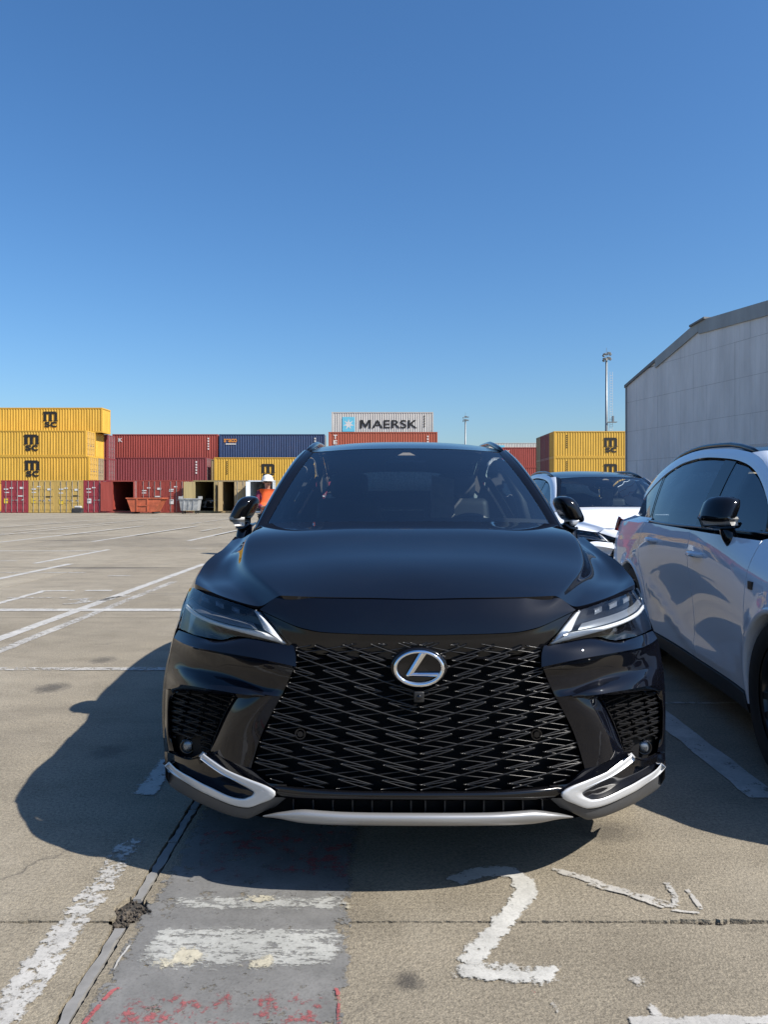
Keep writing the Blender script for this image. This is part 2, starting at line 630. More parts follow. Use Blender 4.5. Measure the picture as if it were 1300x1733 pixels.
def cab(p):
    """moves the scuttle, screen and front of the cabin forward while keeping the proportions of the front view"""
    x, y, z = p
    s_ = .30 * sstep(.45, 1.35, y) * (1 - sstep(2.25, 3.15, y))
    k_ = (y - s_ + CY) / (y + CY)
    return (x * k_, y - s_, CAMZ + (z - CAMZ) * k_)
CABIN = {'hood', 'cowl', 'windscreen', 'windscreen_border', 'pillar_garnish', 'front_pillar', 'roof', 'roof_lining', 'roof_side_rail', 'roof_rail', 'front_side_window', 'mirror_sail', 'belt_trim',
         'dashboard', 'instrument_hood', 'rear_view_mirror', 'sensor_pod', 'pillar_lining', 'door_pillar', 'rear_side_window', 'rear_pillar', 'quarter_panel_glass'}
def build_car():
    root = empty('parked_suv')
    P = root
    # ---------------------------------------------------------------- hood
    hood_rows = [
        [(0, .060, .975), fp(800, 1011.5, .068), fp(880, 1010.3, .088), fp(938, 1008, .115), fp(953, 1015.5, .135), fp(975, 1026.5, .165), fp(1030, 1010, .285), fp(1073, 988.5, .425)],
        [(0, .22, 1.034), (.175, .225, 1.032), (.35, .235, 1.024), (.535, .27, 1.010), (.566, .285, .986), (.625, .325, .968), (.733, .40, .970), (.826, .485, .993)],
        [(0, .45, 1.087), (.21, .45, 1.084), (.42, .455, 1.071), (.630, .48, 1.046), (.660, .488, 1.012), (.705, .51, .991), (.778, .54, .986), (.842, .59, 1.004)],
        [(0, .75, 1.131), (.23, .75, 1.128), (.46, .755, 1.117), (.695, .77, 1.093), (.725, .776, 1.050), (.765, .785, 1.027), (.815, .79, 1.016), (.862, .80, 1.028)],
        [(0, 1.05, 1.161), (.245, 1.05, 1.159), (.49, 1.06, 1.149), (.740, 1.08, 1.131), (.770, 1.088, 1.082), (.805, 1.1, 1.054), (.845, 1.1, 1.041), (.880, 1.1, 1.052)],
        [(0, 1.27, 1.178), (.25, 1.28, 1.177), (.5, 1.32, 1.169), (.752, 1.38, 1.156), (.784, 1.40, 1.112), (.82, 1.42, 1.086), (.858, 1.42, 1.071), (.895, 1.42, 1.084)],
        [(0, 1.36, 1.185), (.25, 1.37, 1.185), (.5, 1.42, 1.180), (.757, 1.52, 1.165), (.792, 1.53, 1.134), (.83, 1.54, 1.110), (.866, 1.55, 1.092), (.902, 1.56, 1.101)]]
    G = patch(full(hood_rows), 60, 170, 'n', 'h')
    # soften the dome edge a little across the car
    for _ in range(1):
        G[:, 1:-1] = 0.25 * G[:, :-2] + 0.5 * G[:, 1:-1] + 0.25 * G[:, 2:]
    sheet('hood', 'black_paint', P, G, 0.02, (0, 0, 1))
    # ---------------------------------------------------------------- nose panel above the grille
    top = [(706, 1015.5), (800, 1014), (880, 1012.8), (938, 1010.8), (974, 1031.5)]
    bot = [(706, 1074.5), (800, 1073), (868, 1070), (905, 1063), (972, 1033.5)]
    rows = []
    for k, w in enumerate((0, .33, .66, 1)):
        r = []
        for (a, b) in zip(top, bot):
            q = fs(a[0] + (b[0] - a[0]) * w, a[1] + (b[1] - a[1]) * w, 0.0)
            r.append(q)
        r[0] = (0, r[0][1], r[0][2])
        rows.append(r)
    sheet('nose_panel', 'black_paint', P, patch(full(rows), 16, 90, 'n', 'h'), 0.02, (0, -1, .3))
    # ---------------------------------------------------------------- grille
    gedge = [(973, 1034), (946, 1066), (921, 1094), (914, 1110), (919, 1134), (937, 1172), (959, 1213), (973, 1246), (990, 1302)]
    gbot = [(990, 1303), (960, 1318), (932, 1327), (880, 1334), (828, 1337), (706, 1338.5)]
    # backing far inside
    rows = []
    for (px, py) in gedge[2:]:
        rows.append([fs(706 + (px + 4 - 706) * w, py, 0.075) for w in (0, .25, .5, .75, 1)])
    rows.append([fs(706 + (962 - 706) * w, 1341, 0.075) for w in (0, .25, .5, .75, 1)])
    for r in rows:
        r[0] = (0, r[0][1], r[0][2])
    sheet('grille_backing', 'matte_black', P, patch(full(rows), 24, 40, 'h', 'h'), 0, (0, -1, 0))
    # radiator seen through the mesh
    mb = MB()
    for k in range(14):
        z = 0.40 + k * 0.014
        mb.box((-0.36, 0.135, z), (0.36, 0.15, z + 0.006))
    mb.build('radiator', 'satin_black', P)['kind'] = 'stuff'
    # gloss black upper panel that fades into the mesh
    rows = []
    for w in (0, .35, .7, 1):
        r = []
        for (a, b) in zip([(706, 1075.5), (800, 1074), (868, 1071.2), (905, 1064.5), (942, 1049), (970, 1035.5)], [(706, 1118), (780, 1114), (846, 1110), (884, 1107), (905, 1106), (915, 1106)]):
            r.append(fs(a[0] + (b[0] - a[0]) * w, a[1] + (b[1] - a[1]) * w, 0.010 + 0.012 * w))
        r[0] = (0, r[0][1], r[0][2])
        rows.append(r)
    up = sheet('grille_upper_panel', 'gloss_black', P, patch(full(rows), 12, 80, 'h', 'h'), 0.03, (0, -1, 0))[0]
    # shallow diamond facets pressed into that panel
    for py, xs_, hh, ww in ((1098, (0, 57, 114, 171), 3.6, 21), (1106, (29, 86, 143, 195), 4.2, 23), (1115, (0, 57, 114, 171), 4.6, 24)):
        for d in xs_:
            for s in ((1, -1) if d else (1,)):
                if abs(d) < 60 and py > 1090:
                    continue
                c = Vector(fs(706 + d, py, 0.001 + 0.012 * (py - 1075) / 43))
                V = [Vector(fs(706 + d - ww, py, 0.012 + 0.012 * (py - 1075) / 43)), Vector(fs(706 + d, py - hh, 0.012 + 0.012 * (py - 1075) / 43)),
                     Vector(fs(706 + d + ww, py, 0.012 + 0.012 * (py - 1075) / 43)), Vector(fs(706 + d, py + hh, 0.012 + 0.012 * (py - 1075) / 43))]
                VV = [(s * v.x, v.y, v.z) for v in V + [c]]
                link('facet', make_mesh('facet', VV, [(0, 1, 4), (1, 2, 4), (2, 3, 4), (3, 0, 4)], False), 'gloss_black', up)
    # woven bars: hooked strokes falling towards the centre and thin counter strokes
    gpoly = [(0, 1086)] + [(px - 706, py) for px, py in gedge[2:]] + [(px - 706, py) for px, py in gbot[1:]] + [(-30, 1338), (-30, 1086)]
    emb = lambda d, y: ((d - 2) / 47) ** 2 + ((y - 1131) / 35) ** 2 < 1
    def bar(path, half, dep, off, n=7):
        """path in (distance from centre, row); returns runs inside the opening as 3D bars"""
        runs, cur = [], []
        for i in range(len(path) - 1):
            a, b = path[i], path[i + 1]
            for k in range(n + (1 if i == len(path) - 2 else 0)):
                w = k / n
                q = (a[0] + (b[0] - a[0]) * w, a[1] + (b[1] - a[1]) * w)
                if q[0] >= -0.5 and inside(q, gpoly) and not emb(*q):
                    cur.append(q)
                else:
                    if len(cur) > 1:
                        runs.append(cur)
                    cur = []
        if len(cur) > 1:
            runs.append(cur)
        out = []
        for run in runs:
            V, F = [], []
            k0 = 0
            for q in run:
                px, py = 706 + q[0], q[1]
                V += [fs(px, py - half, off + 0.004), fs(px, py - half * .35, off - 0.003), fs(px, py + half * .35, off - 0.003), fs(px, py + half, off + 0.005), fs(px, py, off + dep)]
            for i in range(len(run) - 1):
                for j in range(5):
                    a, b = k0 + i * 5 + j, k0 + i * 5 + (j + 1) % 5
                    F.append((a, b, b + 5, a + 5))
            F.append(tuple(k0 + j for j in range(5)))
            F.append(tuple(k0 + (len(run) - 1) * 5 + j for j in range(5))[::-1])
            out.append((V, F))
        return out
    bars = []
    for c in range(-1, 5):
        for r in range(-3, 9):
            def T(dx, dy, c=c, r=r):
                y = 1136 + 26.3 * r + dy
                d = (51 + 57 * c + dx) * (1 + 0.0016 * (y - 1136))
                return (d, y - 0.022 * max(d - 51, 0))
            for path, half, dep, off in (([T(-43, 9), T(-22, 4.5), T(0, 1), T(-24, 10), T(-50, 18.5), T(-78, 27), T(-103, 35)], 1.7, 0.028, 0.011),
                                         ([T(0, 27), T(-50, 18.5), T(-105, 8)], 1.35, 0.024, 0.015)):
                bars += bar(path, half, dep, off)
    for V, F in bars:
        for sgn in (1, -1):
            link('grille_bar', make_mesh('grille_bar', [(sgn * v[0], v[1], v[2]) for v in V], F), 'grille_bar_black', P)
    # round parking sensors, camera
    for s in (1, -1):
        c = fs(908, 1242, 0.016)
        MB().lathe([(0.0, -.006), (.009, -.006), (.0105, -.003), (.011, .006), (.013, .006), (.014, -.004), (.018, -.004), (.019, .02)], 'y', (s * c[0], c[1], c[2]), 24).build('parking_sensor', 'gloss_black', P)
    c = fs(708, 1178, 0)
    cm = MB().box((-.016, c[1] - .014, c[2] - .017), (.016, c[1] + .03, c[2] + .017), .004).build('front_camera', 'satin_black', P, True)
    MB().lathe([(0, -.006), (.006, -.005), (.009, 0), (.009, .01)], 'y', (0, c[1] - .013, c[2]), 16).build('lens', 'gloss_black', cm, True)
    # ---------------------------------------------------------------- emblem
    c = fs(706.5, 1131, -.012)
    ex, ez = .0745, .0520
    n = 64
    prof = [(-.0075, .004), (-.005, -.004), (0, -.0065), (.005, -.004), (.0075, .004)]
    V, F = [], []
    for k in range(n):
        q = 2 * math.pi * k / n
        wid = 0.85 + 0.30 * (0.5 - 0.5 * math.sin(q)) ** 1.5
        for dr, dy in prof:
            V.append(((ex + dr * wid) * math.cos(q), c[1] + dy, c[2] + (ez + dr * wid) * math.sin(q)))
    m_ = len(prof)
    for k in range(n):
        for j in range(m_ - 1):
            F.append((k * m_ + j, k * m_ + j + 1, ((k + 1) % n) * m_ + j + 1, ((k + 1) % n) * m_ + j))
    em = link('emblem', make_mesh('emblem_ring', V, F), 'chrome', P)
    mb = MB()
    mb.lathe([(0, .004), (.98, .004), (1.12, .002), (1.20, .008), (1.22, .03)], 'y', (0, c[1] + .006, c[2]), 56, (ex, ez))
    mb.build('emblem_plate', 'gloss_black', em, True)
    # the slanted letter
    cx = lambda px: (px - 709) * 2.41 / FOC * .97
    cz = lambda py: c[2] - (py - 1131) * 2.41 / FOC * .95
    out = [(711, 1101), (723.5, 1102), (699.5, 1138.8), (744, 1138.6), (741, 1145.2), (688, 1144.8), (686.5, 1142.6)]
    V = [(cx(a), c[1] - .004, cz(b)) for a, b in out] + [(cx(a), c[1] + .006, cz(b)) for a, b in out]
    ctr = [(713.5, 1103), (717, 1104), (692.5, 1141.3), (741, 1141.2), (740.5, 1142.6), (692, 1142.8), (691, 1142)]
    V += [(cx(a), c[1] - .009, cz(b)) for a, b in ctr]
    k = len(out)
    F = []
    for i in range(k):
        j = (i + 1) % k
        F.append((k + i, k + j, j, i))
        F.append((i, j, 2 * k + j, 2 * k + i))
    F += [(2 * k + 0, 2 * k + 1, 2 * k + 2, 2 * k + 6), (2 * k + 2, 2 * k + 3, 2 * k + 4, 2 * k + 5), (2 * k + 2, 2 * k + 5, 2 * k + 6)]
    link('emblem_letter', make_mesh('emblem_letter', V, F, False), 'chrome', em)
    # ---------------------------------------------------------------- bumper corner, upper block and undercut
    ridge = [(917, 1128.5, -.012), (961, 1119, -.026), (1016, 1108.5, -.032), (1062, 1100.3, -.032), (1092, 1092.5, -.026), (1111, 1080, -.010)]
    blk = [[(921, 1092.5, .004), (957, 1087, .006), (1003, 1080, .006), (1040, 1085.5, .004), (1074, 1078.5, .002), (1103, 1067, .004)],
           [(917, 1107, -.002), (958, 1101, -.012), (1009, 1093, -.018), (1052, 1091, -.018), (1084, 1085, -.014), (1107.5, 1074, -.002)],
           ridge]
    sheet('bumper_shoulder', 'black_paint', P, patch(FS(blk), 14, 48, 'n', 'n'), 0.02, (.3, -1, .4), both=True)
    und = [ridge,
           [(920, 1133, .002), (961, 1123, -.012), (1016, 1113, -.018), (1062, 1105, -.018), (1093, 1097, -.014), (1112.5, 1085, -.004)],
           [(927, 1150, .016), (962, 1146, .014), (1010, 1136, .010), (1052, 1127, .006), (1092, 1115, .002), (1116.5, 1104, .000)],
           [(934, 1166, .018), (964, 1164, .014), (1002, 1153, .012), (1044, 1143, .006), (1095, 1128, .002), (1119, 1121, .000)],
           [(940, 1179, .014), (966, 1176, .000), (1000, 1161.5, -.004), (1044, 1149.5, -.006), (1098, 1135, -.006), (1121, 1130, -.002)]]
    sheet('bumper_side', 'black_paint', P, patch(FS(und), 30, 48, 'h', 'n'), 0.01, (.3, -1, 0), both=True)
    bl = [[(966, 1176, .000), (1000, 1161.5, -.004), (1044, 1149.5, -.006), (1075, 1141, -.007), (1098, 1135, -.006), (1108, 1132.5, -.005), (1121, 1130, -.002)],
          [(968, 1177.5, -.004), (1002, 1169, -.018), (1045, 1160, -.024), (1076, 1152, -.024), (1099, 1147, -.021), (1109, 1146, -.014), (1122.5, 1144, -.003)],
          [(970, 1179, -.004), (1003, 1176, -.024), (1046, 1169, -.034), (1077, 1163.5, -.034), (1100, 1159.5, -.030), (1110, 1159.5, -.018), (1123.5, 1161, -.003)]]
    sheet('bumper_blade', 'black_paint', P, patch(FS(bl), 12, 44, 'n', 'h'), 0.0, (.3, -1, .4), both=True)
    bl2 = [bl[2],
           [(972, 1180.5, .004), (1006, 1179, -.004), (1048, 1173.5, -.012), (1078, 1168.5, -.014), (1101, 1166, -.012), (1111, 1166, -.008), (1123.8, 1168, -.003)],
           [(974, 1182, .016), (1012, 1182, .030), (1050, 1177, .030), (1080, 1171.5, .030), (1100, 1170.5, .030), (1110, 1172.5, .020), (1116, 1180, .010)]]
    sheet('blade_underside', 'black_paint', P, patch(FS(bl2), 10, 44, 'h', 'h'), 0.0, (.2, -1, -.4), both=True)
    # ---------------------------------------------------------------- pillar between grille and side intake
    pil = [[(940, 1179, .014), (966, 1178, .004), (992, 1180.5, .012), (1020, 1182.5, .034)],
           [(950, 1197, .016), (979, 1197, .002), (1004, 1199, .004), (1028.5, 1201, .034)],
           [(962, 1220, .018), (991, 1221, .004), (1015, 1222, .002), (1038, 1222, .034)],
           [(974, 1248, .020), (1002, 1247, .006), (1026, 1246, .002), (1047, 1246, .032)],
           [(990, 1302, .014), (1012, 1294, .004), (1034, 1284, .002), (1055, 1273, .020)]]
    sheet('bumper_pillar', 'black_paint', P, patch(FS(pil), 28, 26, 'n', 'n'), 0.03, (0, -1, 0), both=True)
    # outer frame of the intake
    fr = [[(1110, 1172.5, .020), (1117, 1168, -.002), (1124.0, 1167, -.002)],
          [(1116, 1186, .016), (1120, 1184, -.002), (1124.4, 1184, -.002)],
          [(1117.5, 1210, .016), (1121, 1210, -.002), (1124.6, 1210, -.002)],
          [(1116.5, 1240, .016), (1120.5, 1240, -.002), (1124.6, 1240, -.002)],
          [(1111, 1272, .012), (1118, 1271, -.002), (1124.4, 1272, -.002)]]
    sheet('intake_frame', 'black_paint', P, patch(FS(fr), 26, 10, 'h', 'h'), 0.0, (1, -.6, 0), both=True)
    # ---------------------------------------------------------------- side intake: back wall, tunnel walls, bars, fog lamp
    ring = [(1014, 1182), (1050, 1177), (1080, 1171.5), (1100, 1170.5), (1110, 1173), (1116, 1186), (1117.5, 1210), (1116.5, 1240), (1111, 1272), (1092, 1284), (1075, 1284), (1056, 1274), (1047, 1246), (1038, 1222), (1028, 1201), (1018, 1184)]
    ctr_ = (1072, 1226)
    for s in (1, -1):
        A = [fs(a, b, .022) for a, b in ring]
        B = [fs(ctr_[0] + (a - ctr_[0]) * .93, ctr_[1] + (b - ctr_[1]) * .95, .085) for a, b in ring]
        V = [(s * p[0], p[1], p[2]) for p in A + B]
        k = len(ring)
        F = [(i, (i + 1) % k, k + (i + 1) % k, k + i) for i in range(k)] + [tuple(range(k, 2 * k))]
        link('side_intake', make_mesh('side_intake', V, F, False), 'matte_black', P)
        ipoly = [(a, b) for a, b in ring]
        mb = MB()
        for c in range(-1, 4):
            for r in range(-1, 7):
                x0, y0 = 1112 - 27 * c + r * 3.0, 1172 + 15.5 * r + 2 * c
                for path, h, dp, of in (([(x0, y0), (x0 - 15, y0 + 5), (x0 - 30, y0 + 11), (x0 - 48, y0 + 19)], 1.7, .022, .030), ([(x0, y0 + 15.5), (x0 - 24, y0 + 9), (x0 - 48, y0 + 3)], 1.2, .016, .040), ([(x0, y0), (x0 - 20, y0 + 2.5)], 1.5, .02, .028)):
                    pts = []
                    for i in range(len(path) - 1):
                        for w in (0, .25, .5, .75):
                            pts.append((path[i][0] + (path[i + 1][0] - path[i][0]) * w, path[i][1] + (path[i + 1][1] - path[i][1]) * w))
                    pts.append(path[-1])
                    pts = [q for q in pts if inside(q, ipoly) and not (q[0] > 1071 and q[1] > 1250)]
                    if len(pts) < 2:
                        continue
                    V, F = [], []
                    for q in pts:
                        V += [fs(q[0], q[1] - h, of + .004), fs(q[0], q[1], of - .002), fs(q[0], q[1] + h, of + .004), fs(q[0], q[1], of + dp)]
                    for i in range(len(pts) - 1):
                        for j in range(4):
                            F.append((i * 4 + j, i * 4 + (j + 1) % 4, i * 4 + 4 + (j + 1) % 4, i * 4 + 4 + j))
                    mb.add([(s * v[0], v[1], v[2]) for v in V], F)
        mb.build('intake_mesh', 'grille_bar_black', P)['kind'] = 'stuff'
        c = fs(1089, 1264, .050)
        fg = MB().lathe([(0, -.004), (.010, -.003), (.018, .0), (.022, .006)], 'y', (s * c[0], c[1], c[2]), 28).build('fog_lamp', 'lamp_grey', P, True)
        MB().lathe([(.021, -.004), (.024, -.006), (.027, -.004), (.029, .03)], 'y', (s * c[0], c[1], c[2]), 28).build('fog_lamp_ring', 'gloss_black', fg, True)
        c2 = fs(1089, 1264, .040)
        MB().lathe([(0, .004), (.010, .005), (.018, .008), (.022, .012)], 'y', (s * c2[0], c2[1], c2[2]), 28).build('lens', 'lens_glass', fg, True)
        V, F = [], []
        # small dark shelf under the lamp
        sh = FS([[(1071, 1281, .03), (1090, 1283, .03), (1111, 1274, .02)], [(1073, 1284, .0), (1091, 1287, .0), (1112, 1278, .0)]])
        G = patch(sh, 4, 12, 'h', 'h') * np.array((s, 1, 1))
        sheet('intake_shelf', 'gloss_black', P, G, .02, (0, -1, .5))
    # ---------------------------------------------------------------- lower bumper with the bright hooked trim
    low = [[(930, 1328.5, .010), (957, 1327, .006), (991, 1304, .006), (1055, 1275, .010), (1092, 1285, .004), (1112, 1277, .000), (1124, 1273, -.002)],
           [(934, 1340, .004), (966, 1338, -.006), (1003, 1320, .004), (1060, 1298, .016), (1096, 1294, .006), (1114, 1286, .000), (1124.2, 1281, -.002)],
           [(938, 1347, .006), (972, 1350, -.006), (1008, 1336, .010), (1062, 1317, .010), (1099, 1307, .000), (1116, 1296, -.002), (1124.2, 1289, -.002)],
           [(942, 1353, .012), (980, 1361, -.006), (1008, 1363, -.010), (1064, 1340, -.012), (1101, 1319, -.012), (1118, 1305, -.008), (1124.2, 1295, -.003)]]
    sheet('lower_bumper', 'black_paint', P, patch(FS(low), 24, 60, 'h', 'h'), 0.01, (.3, -1, 0), both=True)
    outer = [(1068, 1276), (1049, 1291), (1029, 1304), (992, 1320), (964, 1331), (949, 1342.5), (952, 1350), (972, 1360), (997, 1367.8), (1011, 1366), (1066, 1343), (1096, 1324), (1112, 1312), (1120, 1301)]
    inner = [(1075, 1281), (1061, 1293), (1041, 1308), (1011, 1326), (992, 1336.5), (985, 1342), (988, 1346.5), (995, 1350), (1003, 1352), (1015, 1350.5), (1061, 1330), (1091, 1313), (1108, 1301.5), (1118, 1290)]
    rows = []
    for w, dy in ((0, -.014), (.07, -.024), (.5, -.025), (.93, -.024), (1, -.004)):
        rows.append([fs(a[0] + (b[0] - a[0]) * w, a[1] + (b[1] - a[1]) * w, dy) for a, b in zip(outer, inner)])
    sheet('bumper_trim', 'satin_silver', P, patch(rows, 9, 70, 'h', 'h'), 0.02, (.3, -1, 0), both=True)
    sk = [[(930, 1350, .010), (950, 1350, -.010), (973, 1361, -.012), (998, 1369, -.012), (1012, 1367, -.012), (1066, 1344, -.012), (1098, 1323.5, -.012), (1117, 1308, -.010), (1124, 1295, -.004)],
          [(938, 1357, .012), (956, 1360, -.004), (975, 1370, -.008), (998, 1377, -.010), (1014, 1375, -.010), (1066, 1353, -.010), (1098, 1333, -.010), (1117, 1317, -.008), (1124, 1304, -.004)],
          [(948, 1366, .020), (962, 1371, .008), (978, 1379, .004), (998, 1385.5, .002), (1015, 1382, .002), (1066, 1361, .002), (1098, 1343, .002), (1117, 1327, .004), (1124, 1315, .004)],
          [(952, 1364, .10), (964, 1368, .10), (980, 1374, .10), (998, 1379, .10), (1014, 1376, .10), (1062, 1356, .10), (1092, 1339, .10), (1108, 1325, .10), (1115, 1313, .10)]]
    sheet('bumper_skirt', 'grey_plastic', P, patch(FS(sk), 14, 60, 'h', 'h'), 0.0, (.3, -1, -.4), both=True)
    # chin under the grille, dark slot, bright lip
    ch = [[(706, 1338.5, .020), (828, 1337, .020), (900, 1332, .018), (957, 1327, .012)],
          [(706, 1341, -.004), (828, 1340, -.004), (902, 1336, -.004), (950, 1333, -.002)],
          [(706, 1347, -.012), (828, 1346, -.012), (904, 1343.5, -.010), (947, 1341, -.004)],
          [(706, 1354, -.002), (828, 1353.5, -.002), (905, 1352, -.002), (944, 1349, .004)],
          [(706, 1354, .06), (828, 1353.5, .06), (905, 1352, .06), (944, 1349, .06)]]
    rows = FS(ch)
    for r in rows:
        r[0] = (0, r[0][1], r[0][2])
    sheet('bumper_chin', 'gloss_black', P, patch(full(rows), 14, 70, 'h', 'h'), 0.0, (0, -1, 0))
    rows = FS([[(706, 1350, .075), (828, 1350, .075), (905, 1348, .075), (960, 1345, .075)], [(706, 1386, .075), (828, 1386, .075), (905, 1384, .075), (960, 1378, .075)]])
    for r in rows:
        r[0] = (0, r[0][1], r[0][2])
    sheet('lower_slot', 'matte_black', P, patch(full(rows), 4, 40, 'h', 'h'), 0.0, (0, -1, 0))
    for px in range(720, 930, 33):
        for s in (1, -1):
            a, b = fs(px, 1352, .03), fs(px, 1380, .03)
            MB().box((s * a[0] - .002, a[1], b[2]), (s * a[0] + .002, a[1] + .05, a[2])).build('slot_rib', 'satin_black', P)
    lip = [[(706, 1376.5, 0.020), (828, 1375.5, 0.020), (895, 1371, 0.020), (940, 1375, 0.020), (968, 1380.5, 0.020)],
           [(706, 1377.5, -0.026), (828, 1376.5, -0.026), (895, 1372.5, -0.024), (940, 1376, -0.020), (969, 1381, -0.010)],
           [(706, 1384, -0.040), (828, 1383, -0.040), (897, 1379.5, -0.038), (942, 1379, -0.030), (970, 1381.8, -0.012)],
           [(706, 1393, -0.040), (828, 1392, -0.040), (900, 1389, -0.036), (945, 1383.5, -0.028), (970, 1382.3, -0.012)],
           [(706, 1397.5, -0.026), (828, 1396.5, -0.026), (900, 1393.5, -0.024), (945, 1385.5, -0.020), (969, 1383, -0.010)],
           [(706, 1396, 0.030), (828, 1395, 0.030), (900, 1391, 0.030), (945, 1385, 0.020), (966, 1383, 0.020)]]
    rows = FS(lip)
    for r in rows:
        r[0] = (0, r[0][1], r[0][2])
    sheet('front_lip', 'lip_silver', P, patch(full(rows), 18, 70, 'h', 'h'), 0.0, (0, -1, 0))
    # under tray
    MB().box((-.58, .50, .215), (.58, 4.4, .235)).build('under_tray', 'matte_black', P)
    xs_t = np.linspace(-.945, .945, 45)
    fr_e = [(x, FR(x, .27) + .03, .238) for x in xs_t]
    bk_e = [(x, .66, .238) for x in xs_t]
    wl = [[(x, FR(x, z) + .062, z) for x in np.linspace(-.93, .93, 41)] for z in (.235, .32, .42, .52)]
    sheet('bumper_light_block', 'matte_black', P, np.array(wl), 0, (0, -1, 0))  # unseen sheet added behind the bumper to stop light leaking through
    sheet('nose_light_block', 'matte_black', P, np.array([fr_e, bk_e]), 0, (0, 0, -1))  # unseen sheet added under the nose to close the car's ground shadow
    # ---------------------------------------------------------------- headlights
    Ltop = [(972, 1036), (1000, 1026), (1030, 1015.5), (1058, 1005.5), (1074, 995), (1079, 996)]
    Lmid = [(950, 1064), (992, 1055), (1036, 1048), (1068, 1038), (1086, 1028), (1090, 1021)]
    Lbot = [(926, 1093.5), (962, 1085), (1008, 1077.5), (1042, 1083), (1076, 1076), (1101, 1064)]
    for s in (1, -1):
        S_ = np.array((s, 1, 1))
        def L(rows, dys):
            return [[fs(a, b, dy) for a, b in r] for r, dy in zip(rows, dys)]
        hl = sheet('headlight', 'gloss_black', P, patch(L([Ltop, Lmid, Lbot], (.040, .055, .030)), 20, 40, 'n', 'h') * S_, 0.0, (0, -1, .2))[0]
        # black rim round the lens
        rim = [fs(a, b, .004) for a, b in Ltop + Lbot[::-1]]
        rim2 = [fs(a, b, .045) for a, b in Ltop + Lbot[::-1]]
        k = len(rim)
        V = [(s * p[0], p[1], p[2]) for p in rim + rim2]
        link('headlight_rim', make_mesh('headlight_rim', V, [(i, (i + 1) % k, k + (i + 1) % k, k + i) for i in range(k)], False), 'satin_black', hl)
        # L shaped light guide
        oo = [(980, 1036.5), (956, 1064), (930, 1091.5), (968, 1081.2), (1029, 1064), (1062, 1052), (1083, 1038.5), (1089.5, 1028)]
        ii = [(971, 1040.5), (952, 1062), (931, 1090.5), (966, 1070), (1029, 1056), (1060, 1045.5), (1080, 1033), (1087, 1023)]
        g1o, g1i = [(983, 1033.5), (976, 1046), (967, 1066)], [(974, 1036.8), (955, 1060), (931, 1090.5)]
        rows = []
        for w, dy in ((0, .022), (.15, .012), (.5, .008), (.85, .012), (1, .022)):
            rows.append([fs(a[0] + (b[0] - a[0]) * w, a[1] + (b[1] - a[1]) * w, dy) for a, b in zip(g1i, g1o)])
        sheet('light_guide', 'light_guide', hl, patch(rows, 7, 16, 'h', 'h') * S_, 0.006, (0, -1, 0))
        g2o = [(931, 1091.5), (966, 1081.5), (1003, 1071.5), (1029, 1064), (1058, 1053.5), (1079, 1041), (1089, 1029)]
        g2i = [(964, 1070.5), (976, 1068), (1005, 1062.5), (1029, 1056.5), (1056, 1047), (1077, 1034.5), (1086.5, 1022)]
        rows = []
        for w, dy in ((0, .022), (.15, .012), (.5, .008), (.85, .012), (1, .020)):
            rows.append([fs(a[0] + (b[0] - a[0]) * w, a[1] + (b[1] - a[1]) * w, dy) for a, b in zip(g2i, g2o)])
        sheet('light_guide', 'light_guide', hl, patch(rows, 7, 40, 'h', 'h') * S_, 0.006, (0, -1, 0))
        # ribbed grey step above the guide
        g3o, g3i = [(978, 1066), (1006, 1060.5), (1029, 1054.5), (1055, 1045), (1075, 1033), (1084, 1021)], [(984, 1055), (1008, 1048), (1029, 1042), (1053, 1033), (1070, 1023), (1078, 1013)]
        rows = []
        for w, dy in ((0, .020), (.5, .024), (1, .034)):
            rows.append([fs(a[0] + (b[0] - a[0]) * w, a[1] + (b[1] - a[1]) * w, dy) for a, b in zip(g3o, g3i)])
        sheet('lamp_step', 'lamp_grey', hl, patch(rows, 8, 40, 'h', 'h') * S_, 0.004, (0, -1, .3))
        for (a, b, w, h) in ((1012, 1033, 12, 8), (1037, 1024, 12, 8), (1059, 1015, 10, 7)):
            c = [Vector(fs(a + i * w * .5, b + j * h * .5 - i * 3, .026)) for i, j in ((-1, -1), (1, -1), (1, 1), (-1, 1))]
            e = [p + Vector((0, .022, 0)) for p in c]
            q = [c[0] * .75 + c[2] * .25 + Vector((0, .008, 0)), c[1] * .75 + c[3] * .25 + Vector((0, .008, 0)), c[2] * .75 + c[0] * .25 + Vector((0, .008, 0)), c[3] * .75 + c[1] * .25 + Vector((0, .008, 0))]
            V = [(s * p.x, p.y, p.z) for p in c + e + q]
            F = [(i, (i + 1) % 4, 4 + (i + 1) % 4, 4 + i) for i in range(4)] + [(i, (i + 1) % 4, 8 + (i + 1) % 4, 8 + i) for i in range(4)] + [(8, 9, 10, 11)]
            link('projector', make_mesh('projector', V, F, False), 'lamp_grey', hl)
        sheet('lens', 'lens_glass', hl, patch(L([Ltop, Lmid, Lbot], (.002, -.006, .002)), 20, 40, 'n', 'h') * S_, 0.0, (0, -1, .2))
    # ---------------------------------------------------------------- sides
    crest = [(p[1] + .012, p[2] - .006) for p in [cab(r[-1]) for r in hood_rows]]
    farch = arc(.975, .375, .415, 198, -18)
    fender = [(.505, .24), (.47, .60), (.455, .80), (.44, .90), (.432, .945)] + crest + [(1.375, 1.088), (1.388, .93), (1.405, .60), (1.415, .26)] + farch[::-1]
    # fender outline runs front edge up, along the crest, down the door gap, back along the arch
    cdt_panel('front_fender', 'black_paint', P, fender, side, .035, .015)
    belt = curve2([(1.3, 1.083)] + BELT, np.linspace(1.40, 2.385, 12))
    door1 = [(1.425, .30), (1.414, .60), (1.397, .93), (1.384, 1.085)] + belt + [(2.385, 1.0), (2.36, .60), (2.35, .30)]
